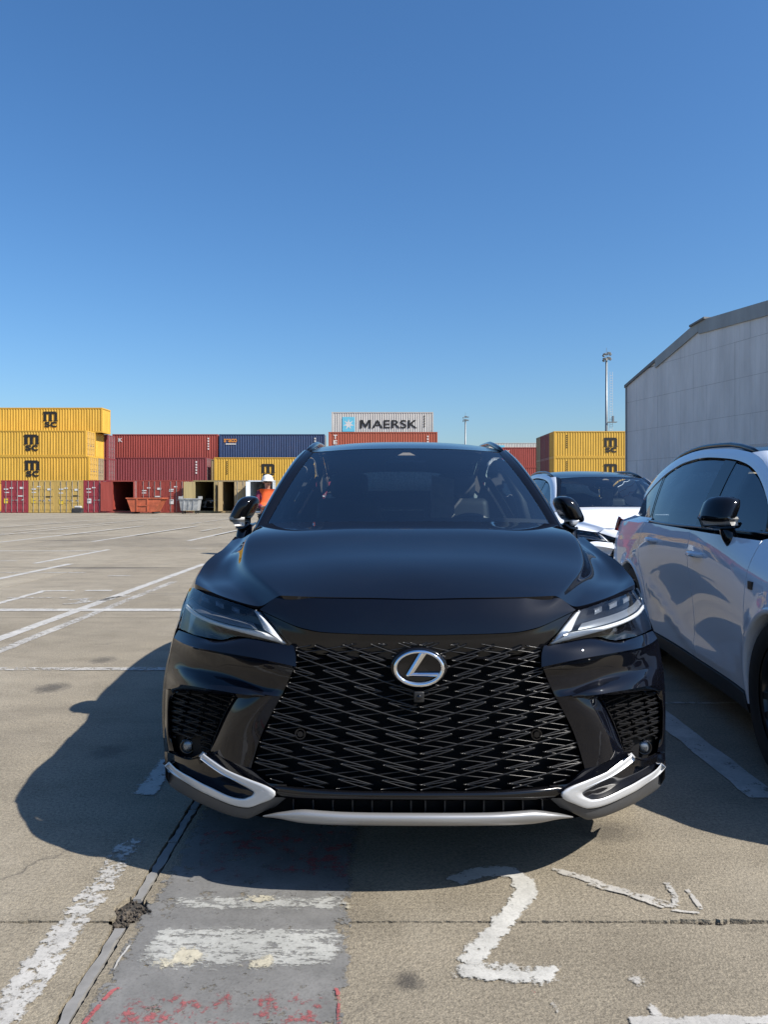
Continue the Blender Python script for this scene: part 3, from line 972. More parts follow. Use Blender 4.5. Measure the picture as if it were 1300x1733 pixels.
    d1 = cdt_panel('front_door', 'black_paint', P, door1, side, .045, .015)
    belt2 = curve2(BELT, np.linspace(2.395, 3.52, 9))
    rarch = arc(3.825, .375, .415, 198, -18)
    door2 = [(2.358, .30), (2.368, .60), (2.393, 1.0)] + belt2 + [(3.56, 1.05), (3.585, .92), (3.55, .80), (3.44, .66), (3.39, .52), (3.37, .40), (3.30, .30)]
    d2 = cdt_panel('rear_door', 'black_paint', P, door2, side, .045, .015)
    quarter = [(3.378, .40), (3.398, .52), (3.448, .655), (3.558, .795), (3.593, .92), (3.568, 1.05), (3.53, 1.116), (3.75, 1.10), (4.1, 1.10), (4.45, 1.095), (4.74, 1.09), (4.77, .75), (4.76, .45), (4.70, .24)] + rarch[::-1]
    cdt_panel('rear_quarter', 'black_paint', P, quarter, side, .04, .015)
    sill = [(1.42, .20), (1.425, .292), (2.2, .292), (3.30, .292), (3.37, .36), (3.405, .36), (3.43, .25), (3.42, .20), (2.4, .195)]
    cdt_panel('sill_cladding', 'satin_black', P, sill, lambda y, z: side(y, z, .012 - .09 * max(0, .25 - z)), .05, .02)
    for cy in (.975, 3.825):
        o_, i_ = arc(cy, .375, .43, 196, -16, 24), arc(cy, .375, .395, 196, -16, 24)
        rows = [[side(y, max(z, .2), -.004) for y, z in o_], [side(y, max(z, .2), .010) for y, z in [((a[0] + b[0]) / 2, (a[1] + b[1]) / 2) for a, b in zip(o_, i_)]], [side(y, max(z, .2), .002) for y, z in i_],
                [side(y, max(z, .2), -.10) for y, z in i_]]
        sheet('arch_trim', 'black_paint', P, patch(rows, 8, 40, 'h', 'h'), 0, (1, 0, 0), both=True)
        # wheel housing
        w = arc(cy, .375, .40, 200, -20, 20)
        rows = [[(.90, y, z) for y, z in w], [(.55, y, z) for y, z in w]]
        sheet('wheel_housing', 'matte_black', P, patch(rows, 3, 30, 'h', 'h'), 0, (0, 0, 1), both=True)
    # body shell inside so that no light passes through the gaps
    shell = MB()
    shell.box((-.82, .62, .24), (.82, .66, .93))
    shell.box((-.80, 1.38, .24), (.80, 1.43, 1.06))
    shell.box((-.84, 1.5, .24), (.84, 4.3, .34))
    for s in (-1, 1):
        shell.box((s * .855 - .012, 1.5, .26), (s * .855 + .012, 3.4, 1.07))
    shell.build('inner_shell', 'matte_black', P)
    # door handles
    for s in (1, -1):
        for dd, (y, z) in zip((d1, d2), ((2.20, .955), (3.20, .99))):
            x = side(y, z)[0]
            mb = MB()
            mb.tube([(x - .01, y - .11, z), (x + .022, y - .085, z), (x + .034, y - .04, z + .002), (x + .034, y + .05, z + .003), (x + .022, y + .085, z + .002), (x - .01, y + .11, z)], [.012, .016, .017, .017, .016, .012], 10)
            h = mb.build('door_handle', 'black_paint', dd[0 if s > 0 else 1], True, mirror=s < 0)
            x -= .002
            MB().tube([(x + .045, y - .075, z - .004), (x + .052, y, z - .004), (x + .045, y + .075, z - .004)], .004, 6).build('chrome_strip', 'chrome', dd[0 if s > 0 else 1], True, mirror=s < 0)
    # small square badge on the wing
    x = side(1.32, .86)[0]
    for s in (1, -1):
        MB().box((x - .004, 1.29, .845), (x + .006, 1.345, .885), .002).build('wing_badge', 'satin_black', P, mirror=s < 0)
    # ---------------------------------------------------------------- cabin sides
    ys = np.linspace(1.60, 4.60, 40)
    top_e = curve2(ROOF_EDGE, ys)
    # painted frame: from the roof edge down to the window line
    fr_out = curve2(ROOF_EDGE, np.linspace(1.60, 4.55, 44))
    fr_in = curve2(DLO_TOP, np.linspace(1.74, 4.36, 44))
    rows = []
    for w in (0, .25, .5, .75, 1):
        r = []
        for a, b in zip(fr_out, fr_in):
            y, z = a[0] + (b[0] - a[0]) * w, a[1] + (b[1] - a[1]) * w
            r.append(house(y, z, .006 * math.sin(math.pi * w)))
        rows.append(r)
    sheet('roof_side_rail', 'black_paint', P, patch(rows, 8, 90, 'n', 'n'), .012, (1, 0, .4), both=True)
    lo = lambda y: curve2(BELT, [min(y, 3.6)])[0][1] + 0.012
    in_ = -.012
    fw = [(1.84, lo(1.84))] + [(y, lo(y)) for y in (2.1, 2.3, 2.53)] + [(2.568, 1.528)] + [(y, dlo_z(y) - .018) for y in (2.4, 2.2, 2.05, 1.92)]
    cdt_panel('front_side_window', 'side_glass', P, fw, lambda y, z: house(y, z, in_), .06, .0)
    rw = [(2.665, lo(2.67)), (2.8, lo(2.8)), (3.0, lo(3)), (3.3, lo(3.3)), (3.46, lo(3.46) + .005), (3.56, 1.16), (3.80, 1.44), (3.7, dlo_z(3.7) - .02), (3.4, dlo_z(3.4) - .02), (3.05, dlo_z(3.05) - .02), (2.85, dlo_z(2.85) - .02), (2.705, dlo_z(2.705) - .02)]
    cdt_panel('rear_side_window', 'tinted_glass', P, rw, lambda y, z: house(y, z, in_), .06, .0)
    qw = [(3.60, 1.165), (3.66, 1.14), (3.9, 1.14), (4.30, 1.16), (4.36, 1.285), (4.25, 1.325), (4.0, 1.41), (3.84, 1.46)]
    cdt_panel('quarter_panel_glass', 'tinted_glass', P, qw, lambda y, z: house(y, z, -.006), .06, .004)
    bp = [(2.533, lo(2.53)), (2.663, lo(2.66)), (2.703, dlo_z(2.70) - .012), (2.57, dlo_z(2.57) - .012)]
    cdt_panel('door_pillar', 'gloss_black', P, bp, lambda y, z: house(y, z, -.008), .06, .02)
    cp = [(3.47, lo(3.5)), (3.62, 1.12), (3.86, 1.46), (3.80, 1.48), (3.565, 1.165)]
    cdt_panel('rear_pillar', 'gloss_black', P, cp, lambda y, z: house(y, z, -.009), .05, .02)
    tri = [(1.66, 1.095), (1.85, 1.102), (1.93, 1.245), (1.85, 1.18), (1.77, 1.115)]
    cdt_panel('mirror_sail', 'gloss_black', P, tri, lambda y, z: house(y, z, -.006), .05, .02)
    # belt trim
    rows = [[house(y, lo(y) - .016, .004) for y in np.linspace(1.66, 3.6, 14)], [house(y, lo(y) - .004, .012) for y in np.linspace(1.66, 3.6, 14)], [house(y, lo(y) + .008, .002) for y in np.linspace(1.66, 3.6, 14)]]
    sheet('belt_trim', 'gloss_black', P, patch(rows, 5, 40, 'h', 'h'), .01, (1, 0, 0), both=True)
    # dark backing behind quarter glass
    q2 = [(3.62, 1.10), (4.45, 1.09), (4.40, 1.28), (4.0, 1.40), (3.87, 1.44)]
    cdt_panel('quarter_lining', 'dash_black', P, q2, lambda y, z: house(y, z, -.05), .08, .0)
    # shoulder that closes the gap between quarter and cabin
    rows = [[side(y, 1.098 if y < 4.6 else 1.09, -.002) for y in (3.5, 3.75, 4.0, 4.3, 4.55, 4.74)], [house(y, 1.145, -.004) for y in (3.5, 3.75, 4.0, 4.3, 4.5, 4.62)]]
    sheet('rear_shoulder', 'black_paint', P, patch(rows, 5, 30, 'h', 'h'), .0, (1, 0, 1), both=True)
    # ---------------------------------------------------------------- windscreen, pillars, roof
    wb = [(0, 1.40, 1.172), (.22, 1.41, 1.171), (.44, 1.46, 1.168), (.62, 1.53, 1.163), (.745, 1.61, 1.155)]
    wt = [(0, 2.13, 1.590), (.17, 2.135, 1.589), (.33, 2.155, 1.586), (.46, 2.185, 1.581), (.562, 2.225, 1.572)]
    rows = []
    for w in (0, .35, .7, 1):
        rows.append([tuple(a[i] + (b[i] - a[i]) * w + (0, -.0, .022 * math.sin(math.pi * w))[i] for i in range(3)) for a, b in zip(wb, wt)])
    sheet('windscreen', 'windscreen_glass', P, patch(full(rows), 24, 50, 'n', 'n'), .0, (0, -1, 1))
    # black printed border at the foot of the screen
    fr_rows = []
    for w, o in ((-.02, .004), (.03, .004), (.075, .003)):
        fr_rows.append([tuple(a[i] + (b[i] - a[i]) * w + (0, .004, .022 * math.sin(math.pi * max(w, 0)) - .006)[i] for i in range(3)) for a, b in zip(wb, wt)])
    sheet('windscreen_border', 'satin_black', P, patch(full(fr_rows), 4, 50, 'h', 'n'), .0, (0, -1, 1))
    # cowl under the screen
    rows = [[(0, 1.33, 1.150), (.25, 1.34, 1.150), (.5, 1.39, 1.146), (.76, 1.50, 1.130), (.86, 1.56, 1.08)], [(0, 1.44, 1.16), (.25, 1.45, 1.16), (.46, 1.50, 1.158), (.70, 1.60, 1.15), (.84, 1.66, 1.10)]]
    sheet('cowl', 'satin_black', P, patch(full(rows), 4, 40, 'h', 'n'), .02, (0, 0, 1))
    # A pillar: from screen edge to the cabin side
    ed = rows
    e_in, e_out = [], []
    for w in (0, .2, .4, .6, .8, 1):
        a, b = wb[-1], wt[-1]
        e_in.append(tuple(a[i] + (b[i] - a[i]) * w + (.003, -.0, .022 * math.sin(math.pi * w))[i] for i in range(3)))
    for y in (1.60, 1.77, 1.94, 2.11, 2.28, 2.44):
        e_out.append(house(y, roof_z(y), .002))
    rows = [e_in, [tuple((p[i] + q[i]) / 2 + (.004, -.012, .014)[i] for i in range(3)) for p, q in zip(e_in, e_out)], e_out]
    Gp = patch(rows, 21, 30, 'n', 'n')
    sheet('pillar_garnish', 'gloss_black', P, Gp[:11], .01, (.5, -.6, .5), both=True)
    sheet('front_pillar', 'black_paint', P, Gp[10:] + np.array((0, -.002, .002)), .01, (.5, -.6, .5), both=True)
    # roof
    zc = [(2.135, 1.594), (2.35, 1.634), (2.6, 1.664), (2.95, 1.688), (3.3, 1.690), (3.7, 1.668), (4.05, 1.628), (4.35, 1.578)]
    rows = []
    for y, z in zc:
        yo = y + (.10 if y < 2.2 else .06 if y < 2.5 else 0)
        ze = roof_z(yo) - .004
        xe = house(yo, ze)[0] - .012
        if y < 2.2:
            xe, ze = .566, 1.577
        r = []
        for w in (0, .3, .55, .78, 1):
            r.append((xe * w, y + (yo - y) * w ** 2, z - (z - ze) * w ** 2.6))
        rows.append(r)
    sheet('roof', 'gloss_black', P, patch(full(rows), 50, 60, 'n', 'n'), .012, (0, 0, 1))
    # roof rails
    for s in (1, -1):
        pts = []
        for y in np.linspace(2.38, 4.05, 14):
            p = house(y, roof_z(y) + .0, -.035)
            lift = .022 * min(1, (y - 2.38) / .35, (4.05 - y) / .35) + .004
            pts.append((s * p[0], p[1], p[2] + lift))
        mb = MB()
        mb.tube(pts, [.006] + [.017] * 12 + [.006], 8)
        mb.build('roof_rail', 'gloss_black', P, True)
    # ---------------------------------------------------------------- rear end
    rg_t = [(0, 4.36, 1.54), (.25, 4.355, 1.535), (.45, 4.34, 1.51), (.60, 4.30, 1.46)]
    rg_b = [(0, 4.74, 1.15), (.3, 4.73, 1.15), (.55, 4.68, 1.15), (.72, 4.58, 1.16)]
    rows = [[tuple(a[i] + (b[i] - a[i]) * w + (0, .02 * math.sin(math.pi * w), .02 * math.sin(math.pi * w))[i] for i in range(3)) for a, b in zip(rg_t, rg_b)] for w in (0, .5, 1)]
    sheet('rear_window', 'side_glass', P, patch(full(rows), 12, 40, 'n', 'n'), 0, (0, 1, 1))
    rows = [[(0, 4.30, 1.592), (.3, 4.30, 1.58), (.5, 4.27, 1.55), (.64, 4.22, 1.50)], [(0, 4.52, 1.555), (.3, 4.51, 1.545), (.5, 4.46, 1.515), (.62, 4.36, 1.47)], [(0, 4.56, 1.530), (.3, 4.55, 1.52), (.5, 4.49, 1.49), (.615, 4.38, 1.45)], [(0, 4.36, 1.535), (.3, 4.36, 1.525), (.48, 4.33, 1.50), (.60, 4.28, 1.45)]]
    sheet('rear_spoiler', 'black_paint', P, patch(full(rows), 14, 40, 'h', 'n'), .01, (0, 1, 1))
    rows = [[(0, 4.745, 1.145), (.4, 4.735, 1.145), (.64, 4.70, 1.145), (.79, 4.66, 1.12)], [(0, 4.80, 1.03), (.4, 4.79, 1.03), (.66, 4.77, 1.02), (.84, 4.73, 1.01)], [(0, 4.84, .90), (.4, 4.83, .90), (.66, 4.81, .90), (.86, 4.76, .90)], [(0, 4.82, .70), (.4, 4.82, .70), (.66, 4.80, .70), (.865, 4.76, .70)]]
    sheet('tailgate', 'black_paint', P, patch(full(rows), 20, 40, 'n', 'n'), .01, (0, 1, 0))
    rows = [[(0, 4.84, .695), (.4, 4.835, .695), (.66, 4.81, .695), (.868, 4.755, .695)], [(0, 4.89, .60), (.4, 4.88, .60), (.66, 4.85, .60), (.866, 4.76, .60)], [(0, 4.88, .40), (.4, 4.87, .40), (.66, 4.83, .40), (.845, 4.74, .40)], [(0, 4.80, .25), (.4, 4.80, .25), (.64, 4.76, .25), (.80, 4.68, .25)]]
    sheet('rear_bumper', 'grey_plastic', P, patch(full(rows), 16, 40, 'n', 'n'), .01, (0, 1, 0))
    rows = [[(0, 4.795, 1.07), (.4, 4.788, 1.07), (.66, 4.765, 1.085), (.80, 4.745, 1.10), (.905, 4.54, 1.135)], [(0, 4.815, 1.03), (.4, 4.806, 1.03), (.67, 4.785, 1.04), (.83, 4.76, 1.055), (.925, 4.54, 1.075)], [(0, 4.828, .985), (.4, 4.82, .985), (.67, 4.80, .99), (.85, 4.77, 1.0), (.940, 4.54, 1.01)]]
    sheet('tail_light', 'tail_red', P, patch(full(rows), 6, 50, 'h', 'n'), .02, (0, 1, 0))
    # ---------------------------------------------------------------- folded door mirrors
    for s in (1, -1):
        sec = []   # along y: centre x, z, half x, half z
        for y, cx_, cz_, hx, hz in ((1.83, .895, 1.228, .020, .044), (1.845, .900, 1.228, .040, .066), (1.89, .903, 1.230, .050, .078), (1.95, .902, 1.232, .052, .080), (2.01, .894, 1.230, .046, .076), (2.05, .884, 1.226, .034, .064), (2.065, .880, 1.224, .016, .045)):
            n = 22
            ring_ = []
            for k in range(n):
                q = 2 * math.pi * k / n
                c_, s_ = math.cos(q), math.sin(q)
                e = .62
                xx = math.copysign(abs(c_) ** e, c_) * hx
                zz = math.copysign(abs(s_) ** e, s_) * hz
                if zz < 0:
                    zz *= .80
                xx -= .040 * (zz / .08)
                ring_.append((s * (cx_ + xx), y - .12, cz_ + zz))
            sec.append(ring_)
        V = [p for r in sec for p in r]
        n = 22
        F = [(i * n + k, i * n + (k + 1) % n, (i + 1) * n + (k + 1) % n, (i + 1) * n + k) for i in range(len(sec) - 1) for k in range(n)]
        F += [tuple(range(n))[::-1], tuple((len(sec) - 1) * n + k for k in range(n))]
        mr = link('door_mirror', make_mesh('door_mirror', V, F), 'gloss_black', P)
        # bright lower strip and dark foot
        bm = bmesh.new()
        bmesh.ops.create_cube(bm, size=1)
        for v in bm.verts:
            tp, out_, ft = v.co.z > 0, v.co.x > 0, v.co.y < 0
            v.co = Vector((s * ((.955 if tp else .930) if out_ else .885) - (s * .02 if (ft and out_) else 0), 1.715 if ft else 1.90, 1.185 if tp else (1.150 if ft else 1.140)))
        bmesh.ops.bevel(bm, geom=bm.edges[:], offset=.012, segments=3, affect='EDGES', profile=.6)
        bmesh.ops.recalc_face_normals(bm, faces=bm.faces[:])
        MB().bm(bm).build('lower_cover', 'satin_silver', mr, True)
        sheet('mirror_underside', 'gloss_black', mr, patch([[(s * .845, 1.71, 1.16), (s * .89, 1.70, 1.135), (s * .92, 1.71, 1.14)], [(s * .84, 1.80, 1.155), (s * .89, 1.80, 1.122), (s * .94, 1.80, 1.13)], [(s * .84, 1.91, 1.16), (s * .885, 1.92, 1.13), (s * .92, 1.91, 1.14)]], 8, 8), .01, (0, 0, -1))
        MB().tube([(s * .885, 1.74, 1.045), (s * .89, 1.75, 1.075), (s * .885, 1.77, 1.11), (s * .88, 1.79, 1.16)], [.034, .04, .042, .036], 12).build('mirror_foot', 'gloss_black', mr, True)
    # ---------------------------------------------------------------- wheels
    for cy in (.975, 3.825):
        for s in (1, -1):
            c = (0, cy, .372)
            prof = [(.268, .0), (.275, -.008), (.345, -.018), (.362, -.006), (.372, .03), (.372, .20), (.360, .232), (.33, .245), (.27, .235), (.262, .12)]
            w = MB().lathe([(r, s * (.935 - h)) for r, h in prof], 'x', c, 48).build('wheel', 'rubber', P, True)
            prof = [(.268, .03), (.264, .004), (.256, .002), (.250, .02), (.240, .06), (.235, .20)]
            MB().lathe([(r, s * (.935 - h)) for r, h in prof], 'x', c, 48).build('rim', 'rim_dark', w, True)
            mb = MB()
            for k in range(10):
                q = 2 * math.pi * k / 10 + (.12 if k % 2 else -.12)
                ca, sa = math.cos(q), math.sin(q)
                tx, tz = -sa, ca
                V = []
                for r, hw, x0 in ((.03, .018, .905), (.14, .014, .915), (.25, .016, .922)):
                    for t in (-1, 1):
                        V.append((s * x0, cy + ca * r + tx * hw * t, .372 + sa * r + tz * hw * t))
                    for t in (1, -1):
                        V.append((s * (x0 - .05), cy + ca * r + tx * hw * 1.2 * t, .372 + sa * r + tz * hw * 1.2 * t))
                F = []
                for i in range(2):
                    for j in range(4):
                        F.append((i * 4 + j, i * 4 + (j + 1) % 4, i * 4 + 4 + (j + 1) % 4, i * 4 + 4 + j))
                mb.add(V, F)
            mb.lathe([(0, s * .912), (.034, s * .91), (.04, s * .90), (.05, s * .86)], 'x', c, 24)
            mb.build('spokes', 'rim_dark', w)
            MB().lathe([(0, s * .80), (.17, s * .80), (.17, s * .775)], 'x', c, 32).build('brake_disc', 'grey_plastic', w)
    # ---------------------------------------------------------------- cabin
    rows = [[(0, 1.52, 1.11), (.3, 1.53, 1.11), (.6, 1.60, 1.105), (.80, 1.68, 1.09)], [(0, 1.75, 1.135), (.3, 1.76, 1.14), (.6, 1.80, 1.135), (.80, 1.86, 1.10)], [(0, 1.95, 1.08), (.3, 1.95, 1.10), (.6, 1.97, 1.09), (.80, 2.0, 1.06)], [(0, 1.98, .80), (.3, 1.98, .80), (.6, 1.98, .80), (.80, 2.0, .80)]]
    sheet('dashboard', 'dash_black', P, patch(full(rows), 20, 40, 'n', 'n'), 0, (0, 0, 1))
    MB().box((.20, 1.80, 1.08), (.56, 2.0, 1.165), .03).build('instrument_hood', 'dash_black', P, True)
    st = MB()
    n = 40
    pts = []
    for k in range(n + 1):
        q = 2 * math.pi * k / n
        pts.append((.38 + .185 * math.cos(q), 2.12 - .185 * math.sin(q) * .38, 1.03 + .185 * math.sin(q) * .92))
    st.tube(pts, .015, 8, False)
    st.box((.31, 2.09, .98), (.45, 2.14, 1.08), .02)
    st.box((.21, 2.11, 1.01), (.55, 2.13, 1.04), .005)
    st.build('steering_wheel', 'leather_black', P, True)
    def seat(x, y, w, nm):
        mb = MB()
        mb.box((x - w, y, .55), (x + w, y + .52, .70), .05)
        bm = bmesh.new()
        bmesh.ops.create_cube(bm, size=1)
        for v in bm.verts:
            tp = v.co.z > 0
            ww = w * (.86 if tp else 1)
            v.co = Vector((x + v.co.x * 2 * ww, y + .50 + v.co.y * .16 + (.16 if tp else 0), .70 + (.60 if tp else 0)))
        bmesh.ops.bevel(bm, geom=bm.edges[:], offset=.05, segments=3, affect='EDGES', profile=.6)
        mb.bm(bm)
        o = mb.build(nm, 'leather_black', P, True)
        MB().box((x - .13, y + .60, 1.30), (x + .13, y + .71, 1.47), .045).build('headrest', 'leather_black', o, True)
        return o
    s1 = seat(-.37, 2.25, .25, 'seat')
    s2 = seat(.37, 2.25, .25, 'seat')
    MB().box((-.66, 3.30, .60), (.66, 3.8, .72), .05).build('rear_bench', 'leather_black', P, True)
    MB().box((-.66, 3.72, .70), (.66, 3.86, 1.20), .05).build('rear_backrest', 'leather_black', P, True)
    for x in (-.42, .42):
        MB().box((x - .12, 3.76, 1.20), (x + .12, 3.85, 1.32), .04).build('rear_headrest', 'leather_black', P, True)
    MB().box((-.70, 3.9, .70), (.70, 4.55, .74)).build('cargo_floor', 'dash_black', P)
    # clear film hanging over the driver's seat
    rows = []
    rnd = random.Random(3)
    for i in range(7):
        rows.append([(.17 + .05 * j + .012 * rnd.random(), 2.52 + .05 * rnd.random(), 1.12 + .055 * i - .01 * j) for j in range(4)])
    sheet('seat_cover_film', 'plastic_film', P, patch(rows, 14, 8, 'h', 'h'), 0, (0, -1, 0))
    # rear view mirror, sensor pod, roof lining, grab strips
    MB().box((-.125, 2.10, 1.455), (.125, 2.14, 1.525), .02).build('rear_view_mirror', 'satin_black', P, True)
    V = [(-.075, 2.03, 1.535), (.075, 2.03, 1.535), (.02, 2.06, 1.565), (-.02, 2.06, 1.565), (-.06, 2.09, 1.53), (.06, 2.09, 1.53)]
    link('sensor_pod', make_mesh('sensor_pod', V, [(0, 1, 2, 3), (0, 3, 4), (1, 5, 2), (0, 4, 5, 1)], False), 'headliner', P)
    rows = [[(0, 2.17, 1.57), (.3, 2.19, 1.565), (.54, 2.26, 1.55)], [(0, 2.8, 1.64), (.3, 2.8, 1.635), (.58, 2.8, 1.59)], [(0, 3.6, 1.63), (.3, 3.6, 1.62), (.55, 3.6, 1.57)], [(0, 4.3, 1.53), (.3, 4.3, 1.52), (.5, 4.25, 1.47)]]
    sheet('roof_lining', 'dash_black', P, patch(full(rows), 14, 20, 'n', 'n'), 0, (0, 0, -1))
    for s in (1, -1):
        pts = [(s * .76, 1.80, 1.14), (s * .70, 2.0, 1.30), (s * .63, 2.2, 1.45), (s * .59, 2.4, 1.53)]
        MB().tube(pts, .022, 8).build('pillar_lining', 'headliner', P, True)
        pts = [(s * .80, 2.50, 1.06), (s * .74, 2.52, 1.3), (s * .64, 2.54, 1.50)]
        MB().tube(pts, .035, 8).build('pillar_lining', 'dash_black', P, True)
    # shoulder between fender crest, door top and cabin
    rows = [[side(y, curve2([(1.0, 1.075), (1.3, 1.083)] + BELT, [y])[0][1] - .006, -.004) for y in (1.10, 1.3, 1.6, 2.0, 2.45)], [(house(y, 1.10)[0] - .06, y, 1.092) for y in (1.10, 1.3, 1.6, 2.0, 2.45)]]
    sheet('door_top', 'gloss_black', P, patch(rows, 3, 24, 'h', 'h'), 0, (0, 0, 1), both=True)
    done = set()
    for o in [q for q in bpy.data.objects if q.type == 'MESH' and q.name.split('.')[0] in CABIN]:
        if o.data.name not in done:
            done.add(o.data.name)
            for v in o.data.vertices:
                v.co = cab(v.co)
    return root

car = build_car()
car.location = (CX, CY, 0)
car.rotation_euler = (0, 0, R(-.4))
props(car, 'black SUV facing the camera in the middle of the picture', 'car', 'parked SUVs')
# ================================================================== the yard
def gp(px, py):
    """spot on the ground seen at a photo pixel"""
    D = FOC * CAMZ / (py - HOR)
    return ((px - 650) / FOC * D, D)
# ---- concrete
def concrete(name, tint=1.0):
    m, nt, b = new_mat(name)
    p = position(nt)
    big = noise(nt, p, 0.22, 5, 0.6)
    mid = noise(nt, mapping(nt, p, (1, 1.6, 1)), 2.2, 6, 0.65)
    fine = noise(nt, p, 75, 5, 0.8)
    brush = noise(nt, mapping(nt, p, (14, 150, 1)), 1.0, 3, 0.6)
    c = ramp(nt, big, [(0.32, (.205, .180, .136)), (0.5, (.248, .219, .169)), (0.7, (.292, .260, .204))])
    c = mixc(nt, 0.55, c, ramp(nt, mid, [(0.3, (.62, .61, .60)), (0.55, (1, 1, 1)), (0.75, (1.18, 1.16, 1.13))]), 'MULTIPLY')
    c = mixc(nt, 0.8, c, ramp(nt, fine, [(0.30, (.36, .35, .33)), (0.5, (1, 1, 1)), (0.70, (1.55, 1.53, 1.48))]), 'MULTIPLY')
    c = mixc(nt, 0.30, c, ramp(nt, brush, [(0.3, (.72, .72, .72)), (0.6, (1.12, 1.12, 1.12))]), 'MULTIPLY')
    grit = noise(nt, p, 260, 2, 0.7)
    c = mixc(nt, 0.7, c, ramp(nt, grit, [(0.3, (.55, .54, .52)), (0.5, (1, 1, 1)), (0.7, (1.5, 1.48, 1.44))]), 'MULTIPLY')
    v = nt.nodes.new('ShaderNodeTexVoronoi')
    v.inputs['Scale'].default_value = 130
    nt.links.new(p, v.inputs['Vector'])
    dots = ramp(nt, v.outputs['Distance'], [(0.10, (.55, .53, .50)), (0.26, (1, 1, 1))])
    c = mixc(nt, 0.5, c, dots, 'MULTIPLY')
    worn = noise(nt, mapping(nt, p, (.8, .35, 1)), .9, 7, .72)
    c = mixc(nt, ramp(nt, worn, [(.52, (0, 0, 0)), (.70, (.40, .40, .40))]), c, (.36, .325, .26))
    damp = noise(nt, mapping(nt, p, (.5, .9, 1), (7, 3, 0)), .8, 7, .7)
    c = mixc(nt, ramp(nt, damp, [(.54, (0, 0, 0)), (.72, (.42, .42, .42))]), c, (.12, .105, .085))
    # long tyre scuffs and oil
    sc = noise(nt, mapping(nt, p, (.12, 1.5, 1)), 1.0, 5, 0.7)
    c = mixc(nt, ramp(nt, sc, [(0.60, (0, 0, 0)), (0.74, (.45, .45, .45))]), c, (.10, .095, .085))
    for (x, y, rx, ry, k) in ((gp(690, 1660) + (.045, .05, .75)), (gp(710, 1668) + (.03, .03, .35)), (gp(87, 1164) + (.14, .17, .7)), (gp(174, 1117) + (.12, .16, .55)), (gp(185, 1272) + (.13, .13, .5)), (gp(455, 1660) + (.02, .03, .3)), (-5.2, 14.35, 1.9, .22, .62), (-8.0, 14.5, 1.4, .16, .5), (-9.8, 23.6, 1.3, .35, .5), (-4.6, 21.8, .9, .25, .45), (.86, 3.0, .16, .12, .5), (-7.4, 25.0, 1.0, .3, .35)):
        mp = mapping(nt, p, (1 / rx, 1 / ry, 0), (-x / rx, -y / ry, 0))
        ln = nt.nodes.new('ShaderNodeVectorMath')
        ln.operation = 'LENGTH'
        nt.links.new(mp, ln.inputs[0])
        d = math_n(nt, 'ADD', ln.outputs['Value'], math_n(nt, 'MULTIPLY', math_n(nt, 'SUBTRACT', noise(nt, mapping(nt, mp, (2, 2, 1)), 1.3, 5, .7), .5), 1.5))
        f = ramp(nt, d, [(0.35, (k, k, k)), (1.0, (0, 0, 0))])
        c = mixc(nt, f, c, (.045, .042, .040))
    # hairline cracks
    w = nt.nodes.new('ShaderNodeTexVoronoi')
    w.feature = 'DISTANCE_TO_EDGE'
    w.inputs['Scale'].default_value = 0.8
    wob = nt.nodes.new('ShaderNodeVectorMath')
    wob.operation = 'ADD'
    nz = nt.nodes.new('ShaderNodeTexNoise')
    nz.inputs['Scale'].default_value = 3.0
    nz.inputs['Detail'].default_value = 6
    nt.links.new(p, nz.inputs['Vector'])
    sc_ = nt.nodes.new('ShaderNodeVectorMath')
    sc_.operation = 'SCALE'
    sc_.inputs['Scale'].default_value = 0.5
    nt.links.new(nz.outputs['Color'], sc_.inputs[0])
    nt.links.new(p, wob.inputs[0])
    nt.links.new(sc_.outputs[0], wob.inputs[1])
    nt.links.new(wob.outputs[0], w.inputs['Vector'])
    gate = ramp(nt, noise(nt, p, 0.9, 2), [(0.55, (0, 0, 0)), (0.62, (1, 1, 1))])
    crack = math_n(nt, 'MULTIPLY', ramp(nt, w.outputs['Distance'], [(0.0, (1, 1, 1)), (0.006, (0, 0, 0))]), gate)
    c = mixc(nt, math_n(nt, 'MULTIPLY', crack, 0.6), c, (.06, .055, .05))
    oi = nt.nodes.new('ShaderNodeObjectInfo')
    c = mixc(nt, 1.0, c, ramp(nt, oi.outputs['Random'], [(0, (.90, .895, .89)), (1, (1.08, 1.075, 1.06))]), 'MULTIPLY')
    nt.links.new(c, b.inputs['Base Color'])
    b.inputs['Roughness'].default_value = 0.88
    b.inputs['Specular IOR Level'].default_value = 0.3
    h = math_n(nt, 'ADD', math_n(nt, 'MULTIPLY', fine, 0.7), math_n(nt, 'MULTIPLY', v.outputs['Distance'], 0.5))
    bump(nt, b, h, 0.55, 0.006)
    return m
concrete('concrete')
simple('joint_dirt', (.035, .032, .028), .95, var=.5, vscale=40)
simple('sealant', (.20, .195, .185), .8, var=.2, vscale=14)
simple('rubble', (.070, .058, .045), .95, var=.6, vscale=30)

